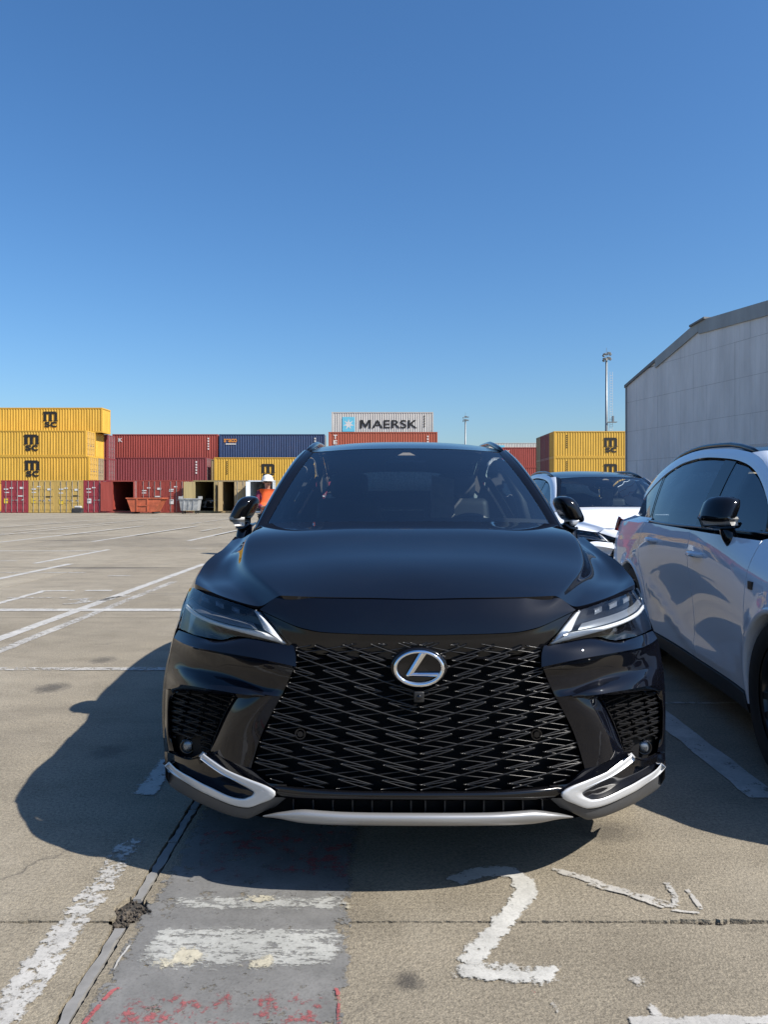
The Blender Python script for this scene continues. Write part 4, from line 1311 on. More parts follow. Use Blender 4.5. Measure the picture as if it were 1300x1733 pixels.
def road_paint(name, colr, cover, scale=1.0, streak=(1, 1, 1), tint2=None):
    """worn paint: flakes off down to the concrete; cover 0..1"""
    m, nt, b = new_mat(name)
    p = position(nt)
    n1 = noise(nt, mapping(nt, p, streak), 9 * scale, 8, 0.72)
    n2 = noise(nt, p, 70, 3, 0.7)
    n3 = noise(nt, p, 1.7, 3, 0.5)
    s = math_n(nt, 'ADD', math_n(nt, 'ADD', math_n(nt, 'MULTIPLY', n1, .62), math_n(nt, 'MULTIPLY', n2, .26)), math_n(nt, 'MULTIPLY', n3, .22))
    at = nt.nodes.new('ShaderNodeAttribute')
    at.attribute_name = 'body'
    s = math_n(nt, 'SUBTRACT', s, math_n(nt, 'MULTIPLY', math_n(nt, 'SUBTRACT', 1.0, at.outputs['Fac']), .20))
    t = 0.36 + 0.36 * (1 - cover)
    a = ramp(nt, s, [(max(t - .03, 0), (0, 0, 0)), (t + .035, (.93, .93, .93))])
    cc = ramp(nt, noise(nt, p, 6, 6, .7), [(0.3, tuple(x * .66 for x in colr)), (0.65, colr)])
    cc = mixc(nt, .5, cc, ramp(nt, noise(nt, p, 120, 3, .7), [(.3, (.6, .6, .6)), (.55, (1.1, 1.1, 1.1))]), 'MULTIPLY')
    nt.links.new(cc, b.inputs['Base Color'])
    b.inputs['Roughness'].default_value = .75
    nt.links.new(a, b.inputs['Alpha'])
    return m
road_paint('line_white', (.50, .485, .45), .70)
road_paint('line_worn', (.46, .44, .40), .55, 2.0)
road_paint('line_faint', (.44, .42, .38), .50)
road_paint('line_two', (.52, .51, .47), .78, 2.6)
road_paint('line_near', (.48, .465, .43), .52, 2.4)
road_paint('patch_grey', (.190, .187, .178), .74, 1.4)
road_paint('patch_cream', (.50, .46, .35), .58, 1.8)
road_paint('patch_white', (.40, .40, .37), .55, 1.6, (1, 3, 1))
road_paint('patch_red', (.33, .10, .10), .36, 2.0)
road_paint('line_red', (.37, .095, .095), .52, 2.0)

def fill(b, step):
    """triangles inside the outline b with inner points about a step apart, and each point's distance to the edge"""
    A = np.array(b)
    n = len(b)
    S0, S1 = A, np.roll(A, -1, axis=0)
    dS = S1 - S0
    L2 = np.maximum((dS ** 2).sum(axis=1), 1e-12)
    def edge_d(p):
        t = np.clip(((p - S0) * dS).sum(axis=1) / L2, 0, 1)
        return math.sqrt(((S0 + dS * t[:, None] - p) ** 2).sum(axis=1).min())
    pts = list(b)
    if step:
        sx_ = max(step, (A[:, 0].max() - A[:, 0].min()) / 60)
        sy_ = max(step, (A[:, 1].max() - A[:, 1].min()) / 60)
        for u in np.arange(A[:, 0].min() + sx_ / 2, A[:, 0].max(), sx_):
            for v in np.arange(A[:, 1].min() + sy_ / 2, A[:, 1].max(), sy_):
                if inside((u, v), b) and edge_d(np.array((u, v))) > step * .3:
                    pts.append((float(u), float(v)))
    res = delaunay_2d_cdt([Vector(p) for p in pts], [(i, (i + 1) % n) for i in range(n)], [], 1, 1e-7)
    P2 = [(p.x, p.y) for p in res[0]]
    F = [tuple(f) for f in res[2] if inside((sum(P2[i][0] for i in f) / 3, sum(P2[i][1] for i in f) / 3), b)]
    return P2, F, [edge_d(np.array(p)) for p in P2] if step else []

# ---- ground sheet, joint dirt, slabs
g = MB().add([(-900, -900, -.03), (900, -900, -.03), (900, 1500, -.03), (-900, 1500, -.03)], [(0, 1, 2, 3)]).build('ground', 'concrete')
props(g, kind='structure')
JX = [-14.9, -10.2, -5.5, -.80, 3.9, 8.6, 13.3]
JY = [-9.6, -3.6, 2.36, 8.36, 14.36, 20.36, 26.36]
jd = MB().add([(JX[0], JY[0], -.018), (JX[-1], JY[0], -.018), (JX[-1], JY[-1], -.018), (JX[0], JY[-1], -.018)], [(0, 1, 2, 3)]).build('joint_filler', 'joint_dirt')
props(jd, kind='structure')
rj = random.Random(11)
def ragged(a, b, step, amp, gap):
    """edge from a to b, wobbling inwards (to the left of a->b)"""
    L = math.hypot(b[0] - a[0], b[1] - a[1])
    n = max(2, int(L / step))
    nx, ny = -(b[1] - a[1]) / L, (b[0] - a[0]) / L
    out = []
    chip = 0
    for i in range(n):
        w = i / n
        x, y = a[0] + (b[0] - a[0]) * w, a[1] + (b[1] - a[1]) * w
        if rj.random() < .06:
            chip = rj.uniform(.6, 2.2)
        chip *= .75
        e = amp * (abs(rj.gauss(0, .45)) + chip)
        if abs(y - 2.36) < .03 and .78 < x < 1.35:
            e += .012 * max(0, 1 - abs((x - 1.02) / .28)) * rj.uniform(.5, 1.2)
        out.append((x + nx * (gap + e), y + ny * (gap + e)))
    return out
for i in range(len(JX) - 1):
    for j in range(len(JY) - 1):
        x0, x1, y0, y1 = JX[i], JX[i + 1], JY[j], JY[j + 1]
        def st(x, y):
            return .012 if (abs(x) < 3 and -1 < y < 5) else .12
        near = lambda v, t: abs(v - t) < .01
        poly = []
        for (a, b) in (((x0, y0), (x1, y0)), ((x1, y0), (x1, y1)), ((x1, y1), (x0, y1)), ((x0, y1), (x0, y0))):
            m_ = ((a[0] + b[0]) / 2, (a[1] + b[1]) / 2)
            near_edge = (near(a[1], 2.36) and near(b[1], 2.36) and -6 < m_[0] < 5) or (near(a[0], -.8) and near(b[0], -.8) and -4 < m_[1] < 9)
            gap = .022 if near(a[0], -.8) and near(b[0], -.8) else (.0035 if near_edge else .006)
            poly += ragged(a, b, .011 if near_edge else .15, .004 if near_edge else .004, gap)
        gl = .022 if near(x0, -.8) else .004
        gr = .022 if near(x1, -.8) else .004
        poly = [(min(max(p[0], x0 + gl), x1 - gr), min(max(p[1], y0 + .0035), y1 - .0035)) for p in poly]
        # the broken corner where the two joints cross
        pp = []
        for p in poly:
            vx, vy = (p[0] + .795) / .062, (p[1] - 2.415) / .085
            r_ = math.hypot(vx, vy)
            th = math.atan2(vy, vx)
            lim = 1 + .18 * math.sin(3 * th + 1) + .10 * math.sin(7 * th) + rj.uniform(-.05, .05)
            if 1e-4 < r_ < lim:
                p = (-.795 + vx / r_ * lim * .062, 2.415 + vy / r_ * lim * .085)
                p = (min(max(p[0], x0 + gl), x1 - gr), min(max(p[1], y0 + .0035), y1 - .0035))
            pp.append(p)
        poly = pp
        n = len(poly)
        P2, F2, _ = fill(poly, 0)
        V = [(p[0], p[1], 0.0) for p in P2] + [(p[0], p[1], 0.0) for p in poly] + [(p[0], p[1], -.028) for p in poly]
        m_ = len(P2)
        F = F2 + [(m_ + k, m_ + n + k, m_ + n + (k + 1) % n, m_ + (k + 1) % n) for k in range(n)]
        o = link('concrete_slab', make_mesh('concrete_slab', V, F, False), 'concrete', g)
# sealing strips in the long joint
ys = -1.2
while ys < 8.2:
    L = rj.uniform(.25, .8)
    if ys < 2.33 < ys + L:
        L = 2.33 - ys
    elif 2.30 < ys < 2.50:
        ys = 2.50
    if L > .02:
        n = max(3, int(L / .03))
        V = []
        for k in range(n + 1):
            y = ys + L * k / n
            V += [(-.8155 + rj.gauss(0, .003), y, -.003), (-.7865 + rj.gauss(0, .003), y, -.003), (-.8155, y, -.016), (-.7865, y, -.016)]
        F = []
        for k in range(n):
            a = k * 4
            F += [(a, a + 1, a + 5, a + 4), (a + 1, a + 3, a + 7, a + 5), (a + 2, a, a + 4, a + 6)]
        F += [(0, 2, 3, 1), (n * 4, n * 4 + 1, n * 4 + 3, n * 4 + 2)]
        link('sealing_strip', make_mesh('sealing_strip', V, F, False), 'sealant', g)
    ys += L + rj.uniform(.004, .02)
# crumbs lying in the broken joint
mb = MB()
for k in range(420):
    if k < 300:
        x, y = rj.gauss(-.80, .04), rj.gauss(2.40, .055)
        s = rj.uniform(.0015, .0045) * (2.0 if rj.random() < .04 else 1)
    else:
        x, y = rj.uniform(.75, 1.4), 2.36 + rj.gauss(0, .008)
        s = rj.uniform(.0015, .005)
    bm = bmesh.new()
    bmesh.ops.create_icosphere(bm, subdivisions=1, radius=s)
    zz = -.013 + s * .4
    for v in bm.verts:
        v.co = Vector((x, y, zz)) + v.co * rj.uniform(.75, 1.2)
    mb.bm(bm)
props(mb.build('rubble', 'rubble'), 'brown crumbs of broken concrete lying in the open slab joint', 'rubble', kind='stuff')

# ---- painted markings
PZ = [.003]
rp = random.Random(5)
def rough_edge(poly):
    """brush-rough outline: finer near the viewer"""
    cy = sum(p[1] for p in poly) / len(poly)
    st = .014 if cy < 4.5 else .05 if cy < 12 else .3
    am = .0035 if cy < 4.5 else .008 if cy < 12 else .012
    return [(p[0] + rp.gauss(0, am), p[1] + rp.gauss(0, am)) for p in resample(poly, st)]
def body_attr(o, vals):
    at = o.data.attributes.new('body', 'FLOAT', 'POINT')
    at.data.foreach_set('value', vals)
def flat(name, poly, mat, z=.004):
    area = sum(poly[i - 1][0] * poly[i][1] - poly[i][0] * poly[i - 1][1] for i in range(len(poly)))
    if area < 0:
        poly = poly[::-1]
    xs_, ys_ = [p[0] for p in poly], [p[1] for p in poly]
    my = sum(ys_) / len(ys_)
    ins = min(.022 if name == 'painted_line' else .04, .30 * min(max(xs_) - min(xs_), max(ys_) - min(ys_)))
    st = .02 if my < 4.5 else .1 if my < 12 else .5
    am = .0012 if my < 4.5 else .004
    base = [(p[0] + rp.gauss(0, am), p[1] + rp.gauss(0, am)) for p in resample(poly, st)]
    P2, F, dist = fill(base, max(ins, st if my > 4.5 else 0))
    o = link(name, make_mesh(name, [(p[0], p[1], z) for p in P2], F, False), mat)
    body_attr(o, [min(1.0, d / ins) if my < 4.5 else 1.0 for d in dist])
    props(o, kind='structure')
    return o
def stroke(name, pts, w, mat, z=.004):
    pts = [Vector((p[0], p[1])) for p in pts]
    Lf, Rt = [], []
    for i, p in enumerate(pts):
        d0 = (p - pts[i - 1]).normalized() if i else None
        d1 = (pts[i + 1] - p).normalized() if i < len(pts) - 1 else None
        t = ((d0 or d1) + (d1 or d0)).normalized()
        nrm = Vector((-t.y, t.x))
        k = 1.0
        if d0 and d1:
            k = 1 / max(.5, nrm.dot(Vector((-d0.y, d0.x))))
        Lf.append(p + nrm * w * .5 * k)
        Rt.append(p - nrm * w * .5 * k)
    n = len(pts)
    cy = sum(p.y for p in pts) / n
    st, am = (.014, .003) if cy < 4.5 else (.06, .01)
    V, F = [], []
    for i in range(n - 1):
        m_ = max(1, int((pts[i + 1] - pts[i]).length / st))
        for k in range(m_ + (1 if i == n - 2 else 0)):
            w_ = k / m_
            q0, q1 = Lf[i] * (1 - w_) + Lf[i + 1] * w_, Rt[i] * (1 - w_) + Rt[i + 1] * w_
            for u_ in (0, .28, .72, 1):
                q = q0 * (1 - u_) + q1 * u_
                V.append((q.x + rp.gauss(0, am * .4), q.y + rp.gauss(0, am * .4), z))
    m4 = len(V) // 4
    F = [(4 * i + j, 4 * i + j + 1, 4 * i + j + 5, 4 * i + j + 4) for i in range(m4 - 1) for j in range(3)]
    o = link(name, make_mesh(name, V, F, False), mat)
    vals = [0.0, 1.0, 1.0, 0.0] * m4
    vals[:4] = [0.0] * 4
    vals[-4:] = [0.0] * 4
    body_attr(o, vals)
    props(o, kind='structure')
    return o
def lline(x, y0, y1, w, mat, z=.004):
    return flat('painted_line', [(x - w / 2, y0), (x + w / 2, y0), (x + w / 2, y1), (x - w / 2, y1)], mat, z)
def tline(y, x0, x1, w, mat, z=.0052):
    return flat('painted_line', [(x0, y - w / 2), (x1, y - w / 2), (x1, y + w / 2), (x0, y + w / 2)], mat, z)
lline(-.955, .9, 2.95, .135, 'line_near')
lline(-1.055, 3.35, 3.82, .13, 'line_white')
lline(1.655, 3.33, 6.6, .14, 'line_white')
lline(-3.55, 6.0, 15.2, .13, 'line_white')
lline(-3.27, 6.3, 12.0, .11, 'line_worn')
tline(8.92, -9.0, .4, .19, 'line_white')
tline(5.84, -6.0, -1.6, .10, 'line_worn')
stroke('painted_line', [(-4.76, 7.9), (-4.76, 10.75), (-4.30, 10.8)], .13, 'line_white')
tline(10.8, -4.2, -3.82, .11, 'line_white')
tline(10.0, -4.9, -4.1, .10, 'line_faint')
stroke('painted_mark', [(-4.05, 9.75), (-3.85, 9.95), (-3.78, 9.5), (-3.60, 9.75), (-3.50, 10.15), (-3.35, 10.25)], .16, 'line_worn')
stroke('painted_mark', [(-3.95, 9.35), (-3.7, 9.6), (-3.9, 9.9)], .14, 'line_worn', .0065)
lline(-6.2, 10.5, 15.2, .14, 'line_white')
lline(-6.95, 15.3, 19.4, .13, 'line_white')
tline(12.85, -4.62, -4.24, .12, 'line_worn')
tline(18.9, -13.0, -6.9, .14, 'line_white')
tline(15.9, -9.6, -7.6, .14, 'line_worn')
lline(-11.3, 22.0, 36.0, .14, 'line_white')
tline(28.4, -16, -10.2, .2, 'line_worn')
lline(-8.72, 23.0, 36.0, .14, 'line_white')
lline(-5.95, 23.4, 32.0, .15, 'line_white')
lline(-7.2, 30.2, 34.0, .14, 'line_worn')
tline(19.9, -5.1, -4.6, .14, 'line_worn')
lline(-13.6, 24.0, 38.0, .14, 'line_worn')
tline(40.0, -22, -6, .25, 'line_faint')
lline(-14.5, 30.0, 50.0, .16, 'line_worn')
lline(-17.2, 32.0, 50.0, .16, 'line_worn')
lline(-9.8, 38.0, 52.0, .16, 'line_faint')
tline(13.4, -7.2, -5.2, .10, 'line_faint')
tline(4.87, 1.25, 3.4, .035, 'line_worn')
# the numeral in front of the car
stroke('painted_numeral', [gp(770, 1497), gp(788, 1484), gp(815, 1477), gp(845, 1475), gp(870, 1480), gp(885, 1492), gp(890, 1508), gp(884, 1524), gp(870, 1541), gp(842, 1574), gp(814, 1606), gp(788, 1636)], .090, 'line_two', .004)
flat('painted_numeral', [gp(760, 1628), gp(762, 1664), gp(950, 1674), gp(956, 1634), gp(800, 1628)], 'line_two', .0055)
flat('painted_mark', [gp(925, 1645), gp(985, 1640), gp(1000, 1655), gp(950, 1672)], 'line_faint', .0045)
# arrow
stroke('painted_arrow', [gp(930, 1471), gp(985, 1486), gp(1050, 1509), gp(1105, 1524), gp(1150, 1538)], .062, 'line_worn')
stroke('painted_arrow', [gp(990, 1497), gp(1060, 1515), gp(1130, 1541)], .024, 'line_worn', .0055)
stroke('painted_arrow', [gp(1128, 1493), gp(1141, 1515), gp(1147, 1541)], .036, 'line_near', .0048)
stroke('painted_arrow', [gp(1160, 1503), gp(1178, 1525), gp(1190, 1545)], .026, 'line_worn')
stroke('painted_arrow', [gp(1130, 1541), gp(1165, 1546), gp(1190, 1547)], .022, 'line_worn', .0052)
# lower right marks
flat('painted_mark', [gp(915, 1690), gp(945, 1688), gp(975, 1725), gp(940, 1728)], 'line_faint')
flat('painted_mark', [gp(1030, 1640), gp(1080, 1636), gp(1125, 1676), gp(1080, 1684)], 'line_faint')
flat('painted_mark', [gp(1085, 1705), gp(1105, 1698), gp(1135, 1720), gp(1110, 1732)], 'line_white', .0046)
tline(1.905, .60, 2.2, .055, 'line_white')
# grey repainted field with cream and red remains
flat('painted_field', [(-.765, .6), (-.085, .6), (-.092, 2.60), (-.09, 3.35), (-.765, 3.35)], 'patch_grey', .003)
flat('painted_mark', [gp(195, 1652), gp(260, 1565), gp(595, 1568), gp(588, 1640), gp(400, 1655)], 'patch_white', .0045)
flat('painted_mark', [gp(235, 1640), gp(300, 1594), gp(365, 1600), gp(352, 1648), gp(270, 1652)], 'line_cream' if 'line_cream' in MATS else 'patch_cream', .006)
flat('painted_mark', [gp(372, 1650), gp(390, 1622), gp(470, 1612), gp(478, 1640), gp(440, 1656)], 'patch_cream', .006)
flat('painted_mark', [gp(258, 1552), gp(278, 1512), gp(600, 1512), gp(606, 1548)], 'patch_white', .0045)
flat('painted_mark', [gp(395, 1532), gp(420, 1514), gp(475, 1514), gp(470, 1535)], 'patch_cream', .006)
flat('painted_mark', [gp(550, 1550), gp(575, 1530), gp(606, 1524), gp(604, 1549)], 'patch_cream', .006)
stroke('painted_mark', [gp(190, 1648), gp(203, 1624), gp(222, 1600)], .008, 'line_white', .007)
flat('painted_mark', [gp(150, 1733), gp(210, 1668), gp(580, 1668), gp(580, 1800), gp(100, 1800)], 'patch_red', .0045)
stroke('painted_mark', [gp(120, 1760), gp(148, 1728), gp(190, 1680), gp(212, 1672)], .022, 'line_red', .006)
stroke('painted_mark', [gp(555, 1674), gp(570, 1678), gp(574, 1700), gp(573, 1745)], .016, 'line_red', .006)
flat('painted_mark', [gp(330, 1400), gp(612, 1400), gp(608, 1500), gp(520, 1498), gp(300, 1500)], 'patch_red', .0045)
flat('painted_mark', [gp(893, 1676), gp(908, 1675), gp(910, 1684), gp(896, 1686)], 'line_red', .004)

# ================================================================== more cars
swap_w = {'black_paint': 'white_paint'}
near_white = copy_tree(car, {'black_paint': 'white_paint'})
near_white.location = (2.655, 2.44, 0)
near_white.rotation_euler = (0, 0, R(-5.0))
mirrors = [o for o in bpy.data.objects if o.parent == near_white and o.name.startswith('door_mirror')]
for o in mirrors:                                   # its door mirrors stand out
    sg = 1 if o.data.vertices[0].co.x > 0 else -1
    pv = Matrix.Translation((sg * .875, 1.74, 0))
    o.matrix_local = pv @ Matrix.Rotation(R(-32 * sg), 4, 'Z') @ pv.inverted()
props(near_white, 'white SUV with black roof at the right edge, its side towards the camera', 'car', 'parked SUVs')
far_white = copy_tree(car, {'black_paint': 'white_paint'})
far_white.location = (2.83, 8.1, 0)
props(far_white, 'white SUV behind the others, only windscreen and hood in view', 'car', 'parked SUVs')

# ================================================================== containers
def cont_mat(name, c, rust=.25, fade=.15):
    m, nt, b = new_mat(name)
    oc = objco(nt)
    streak = noise(nt, mapping(nt, oc, (2.2, 2.2, .18)), 2.0, 6, .65)
    spots = noise(nt, oc, 2.6, 8, .72)
    cc = ramp(nt, streak, [(.3, tuple(x * (1 - fade) for x in c)), (.7, tuple(min(1, x * (1 + fade) + .01) for x in c))])
    drip = noise(nt, mapping(nt, oc, (3.5, 3.5, .10)), 2.5, 5, .7)
    f = ramp(nt, math_n(nt, 'MAXIMUM', spots, math_n(nt, 'SUBTRACT', drip, .02)), [(.58, (0, 0, 0)), (.74, (rust * 2, rust * 2, rust * 2))])
    nt.links.new(mixc(nt, f, cc, (.12, .06, .035)), b.inputs['Base Color'])
    b.inputs['Roughness'].default_value = .55
    return m
COLS = {'yellow': (.56, .33, .038), 'maroon': (.18, .030, .036), 'red': (.27, .043, .030), 'crimson': (.26, .026, .038), 'blue': (.017, .043, .120),
        'orange': (.33, .073, .036), 'grey': (.48, .47, .44), 'tan': (.28, .21, .11), 'gold': (.46, .31, .085), 'olive': (.25, .20, .09), 'white': (.55, .60, .64)}
for k, v in COLS.items():
    cont_mat('container_' + k, v)
simple('container_steel', (.36, .35, .33), .5, .5)
simple('container_dark', (.02, .02, .02), .8)
simple('plywood', (.10, .07, .04), .8)
simple('print_black', (.012, .012, .012), .6)
simple('print_white', (.62, .62, .60), .6)
simple('print_orange', (.60, .24, .03), .6)
simple('print_lightblue', (.14, .50, .66), .6)
simple('print_yellow', (.65, .45, .03), .6)
CM = {}
W_ = 2.44
def corr(n0, n1, h0, h1, per=.28, dep=.036):
    """corrugated sheet in the x-z plane, crests at y=0 and troughs at y=dep"""
    n = max(1, int(round((n1 - n0) / per)))
    p = (n1 - n0) / n
    V, F = [], []
    prof = [(0, 0), (.25, 0), (.5, 1), (.75, 1)]
    for k in range(n):
        for u, d in prof:
            V += [(n0 + (k + u) * p, d * dep, h0), (n0 + (k + u) * p, d * dep, h1)]
    V += [(n1, 0, h0), (n1, 0, h1)]
    for i in range(len(V) // 2 - 1):
        F.append((2 * i, 2 * i + 2, 2 * i + 3, 2 * i + 1))
    return V, F
def cmesh(key, fn):
    if key not in CM:
        V, F = fn()
        CM[key] = make_mesh(key[0], V, F, False)
    return CM[key]
def clink(name, me, mat, parent):
    o = bpy.data.objects.new(name, me)
    if not me.materials:
        me.materials.append(MATS[mat])
    o.parent = parent
    col.objects.link(o)
    o.material_slots[0].link = 'OBJECT'
    o.material_slots[0].material = MATS[mat]
    return o
def mbm(f):
    m = MB()
    f(m)
    return m.V, m.F
def text_mesh(body, w, h, bold=.0, shear=0.0):
    cu = bpy.data.curves.new('t', 'FONT')
    cu.body = body
    cu.offset = bold
    cu.shear = shear
    ob = bpy.data.objects.new('t', cu)
    col.objects.link(ob)
    dg = bpy.context.evaluated_depsgraph_get()
    me = ob.evaluated_get(dg).to_mesh()
    V = [v.co.copy() for v in me.vertices]
    F = [tuple(p.vertices) for p in me.polygons]
    ob.evaluated_get(dg).to_mesh_clear()
    bpy.data.objects.remove(ob)
    xs, ys = [v.x for v in V], [v.y for v in V]
    sx, sy = w / (max(xs) - min(xs)), h / (max(ys) - min(ys))
    return [((v.x - min(xs)) * sx, 0, (v.y - min(ys)) * sy) for v in V], F
def container(L, H, colr, loc, rz=0, label='', group='stacked freight containers', doors='closed', logo=None, door_end=1):
    """long axis x, front long side at y=0, doors at the +x end (door_end=1) or the -x end"""
    root = empty('shipping_container', loc, rz)
    props(root, label, 'container', group)
    mat = 'container_' + colr
    P = root
    for i, (x, y) in enumerate(((-L / 2, 0), (L / 2 - .16, 0), (-L / 2, W_ - .16), (L / 2 - .16, W_ - .16))):
        o = clink('corner_post', cmesh(('corner_post', H), lambda: mbm(lambda m: (m.box((0, 0, .13), (.16, .16, H - .13)), m.box((-.008, -.008, 0), (.168, .168, .128)), m.box((-.008, -.008, H - .128), (.168, .168, H))))), mat, P)
        o.location = (x, y, 0)
    for y in (0.004, W_ - .124):
        for z, h in ((.004, .16), (H - .104, .10)):
            o = clink('side_rail', cmesh(('side_rail', L, h), lambda: mbm(lambda m: m.box((-L / 2 + .16, 0, 0), (L / 2 - .16, .12, h)))), mat, P)
            o.location = (0, y, z)
    sp = cmesh(('side_panel', L, H), lambda: corr(-L / 2 + .16, L / 2 - .16, .16, H - .10))
    o = clink('side_panel', sp, mat, P)
    o.location = (0, .022, 0)
    o = clink('side_panel', sp, mat, P)
    o.location = (0, W_ - .022, 0)
    o.rotation_euler = (0, 0, math.pi)
    o = clink('roof_panel', cmesh(('roof_panel', L, H), lambda: mbm(lambda m: m.box((-L / 2 + .05, .05, H - .05), (L / 2 - .05, W_ - .05, H - .02)))), mat, P)
    o = clink('floor_panel', cmesh(('floor_panel', L), lambda: mbm(lambda m: m.box((-L / 2 + .05, .05, .10), (L / 2 - .05, W_ - .05, .16)))), 'plywood', P)
    # front wall at the far end
    ep = cmesh(('end_panel', H), lambda: corr(.16, W_ - .16, .14, H - .12, .25, .04))
    o = clink('end_panel', ep, mat, P)
    if door_end > 0:
        o.location = (-L / 2 + .03, W_, 0)
        o.rotation_euler = (0, 0, -math.pi / 2)
    else:
        o.location = (L / 2 - .03, 0, 0)
        o.rotation_euler = (0, 0, math.pi / 2)
    sx = door_end
    for z, h in ((.002, .14), (H - .122, .12)):
        for xx in (-L / 2 + .002, L / 2 - .082):
            o = clink('end_beam', cmesh(('end_beam', h), lambda: mbm(lambda m: m.box((0, .16, 0), (.08, W_ - .16, h)))), mat, P)
            o.location = (xx, 0, z)
    # doors
    hw = (W_ - .34) / 2
    hh = H - .28
    def leaf():
        m = MB()
        m.box((0, -.025, 0), (hw, .025, hh))
        for k in range(4):
            z = .12 + k * (hh - .2) / 4
            m.box((.06, -.045, z), (hw - .06, -.0251, z + .34))
        return m.V, m.F
    def rods():
        m = MB()
        m.tube([(0, 0, -.06), (0, 0, hh + .06)], .022, 6)
        m.box((-.05, -.02, .95), (.20, .01, 1.0))
        return m.V, m.F
    for k, s in enumerate((1, -1)):
        ang = doors if isinstance(doors, (tuple, list)) else (0, 0)
        # hinge empties are avoided: the leaf mesh has its origin on the hinge
        d = clink('door', cmesh(('door', H), leaf), mat, P)
        x = sx * (L / 2 - .03)
        # local frame: leaf runs along +x from hinge; outward normal is -y
        base = math.pi / 2 if sx > 0 else -math.pi / 2
        if sx > 0:
            if s > 0:
                d.location = (x, .165, .14)
                d.rotation_euler = (0, 0, base - R(ang[0]))
            else:
                d.location = (x, W_ - .165, .14)
                d.scale = (-1, 1, 1)
                d.rotation_euler = (0, 0, base + R(ang[1]))
        else:
            if s > 0:
                d.location = (x, W_ - .165, .14)
                d.rotation_euler = (0, 0, base - R(ang[0]))
            else:
                d.location = (x, .165, .14)
                d.scale = (-1, 1, 1)
                d.rotation_euler = (0, 0, base + R(ang[1]))
        for xr in (.28, .80):
            r = clink('locking_rod', cmesh(('locking_rod', H), rods), 'container_steel', d)
            r.location = (xr, -.062, 0)
    # printed marks on the front long side
    def put(body, x, z, w, h, m, bold=0, rot=0, y=-.004):
        V, F = text_mesh(body, w, h, bold)
        o = link('lettering', make_mesh('lettering', V, F, False), m, P)
        o.location = (x, y, z)
        o.rotation_euler = (0, rot, 0)
        return o
    def m_logo(x, z):
        mb = MB()
        def b(x0, x1, z0, z1):
            k = len(mb.V)
            mb.add([(x0, 0, z0), (x1, 0, z0), (x1, 0, z1), (x0, 0, z1)], [(0, 1, 2, 3)])
        for q in (-.58, -.02, .54):
            b(q - .14, q + .15, .0, .82)
            b(q - .22, q + .23, -.08, .0)
        b(-.82, -.721, .72, .84)
        b(-.72, .55, .821, .92)
        b(-.43, -.161, .66, .82)
        b(.131, .399, .66, .82)
        o = mb.build('lettering', 'print_black', P)
        o.location = (x, -.004, z)
        put('sc', x - .63, z - .72, 1.26, .58, 'print_black', .03)
        return o
    if logo:
        kind, x = logo[0], logo[1]
        if kind == 'msc':
            m_logo(x, 1.26)
            # column of small type near the left end
            for i in range(7):
                mb = MB().add([(-L / 2 + 1.35, 0, H - .55 - i * .22), (-L / 2 + 1.47, 0, H - .55 - i * .22), (-L / 2 + 1.47, 0, H - .42 - i * .22), (-L / 2 + 1.35, 0, H - .42 - i * .22)], [(0, 1, 2, 3)])
                o = mb.build('marking', 'print_black', P)
                o.location = (0, -.004, 0)
        elif kind == 'maersk':
            sq = MB().add([(0, 0, 0), (1.5, 0, 0), (1.5, 0, 1.75), (0, 0, 1.75)], [(0, 1, 2, 3)]).build('logo_square', 'print_lightblue', P)
            sq.location = (-L / 2 + 1.3, -.003, .55)
            V = [(0, 0, 0)]
            for k in range(14):
                q = math.pi / 2 + 2 * math.pi * k / 14
                r = .68 if k % 2 == 0 else .26
                V.append((r * math.cos(q), 0, r * math.sin(q)))
            F = [(0, 1 + k, 1 + (k + 1) % 14) for k in range(14)]
            s_ = link('logo_star', make_mesh('logo_star', V, F, False), 'print_white', P)
            s_.location = (-L / 2 + 2.05, -.006, 1.42)
            mm = [(0, 0), (.20, 0), (.20, .66), (.42, .10), (.58, .10), (.80, .66), (.80, 0), (1, 0), (1, 1), (.74, 1), (.5, .40), (.26, 1), (0, 1)]
            o = link('lettering', make_mesh('lettering', [(a_ * 1.35, 0, b_) for a_, b_ in mm], [tuple(range(13))], False), 'print_black', P)
            o.location = (-L / 2 + 3.4, -.004, .95)
            put('AERSK', -L / 2 + 4.85, .95, 5.45, 1.0, 'print_black', .014)
        elif kind == 'seaco':
            put('seaco', -L / 2 + .55, H - .95, 1.5, .42, 'print_orange', .03)
            mb = MB().add([(0, 0, 0), (1.2, 0, 0), (1.2, 0, .12), (0, 0, .12)], [(0, 1, 2, 3)]).build('marking', 'print_white', P)
            mb.location = (-L / 2 + .75, -.004, H - 1.2)
        elif kind == 'tex':
            for i, ch_ in enumerate('tex'):
                put(ch_, -L / 2 + .62, H - .85 - i * .55, .38, .42, 'print_white', .03)
        elif kind == 'stack':
            for i, ch_ in enumerate('TEX'):
                put(ch_, -L / 2 + .55, H - .78 - i * .60, .42, .46, 'print_white', .03)
        # registration block near the right end
        if kind in ('tex', 'stack', 'seaco', 'reg', 'maersk'):
            for i in range(5):
                mb = MB().add([(L / 2 - 1.15, 0, H - .6 - i * .30), (L / 2 - .98, 0, H - .6 - i * .30), (L / 2 - .98, 0, H - .42 - i * .30), (L / 2 - 1.15, 0, H - .42 - i * .30)], [(0, 1, 2, 3)])
                o = mb.build('marking', 'print_white' if kind != 'maersk' else 'print_black', P)
                o.location = (0, -.004, 0)
        if kind == 'reg':
            put('K', -L / 2 + .7, H - .9, .5, .45, 'print_white', .02)
    return root
def side_on(xr, y, z, H, colr, label, logo=None, L=12.19, door_end=1):
    return container(L, H, colr, (xr - L / 2, y, z), 0, label, logo=logo, door_end=door_end)
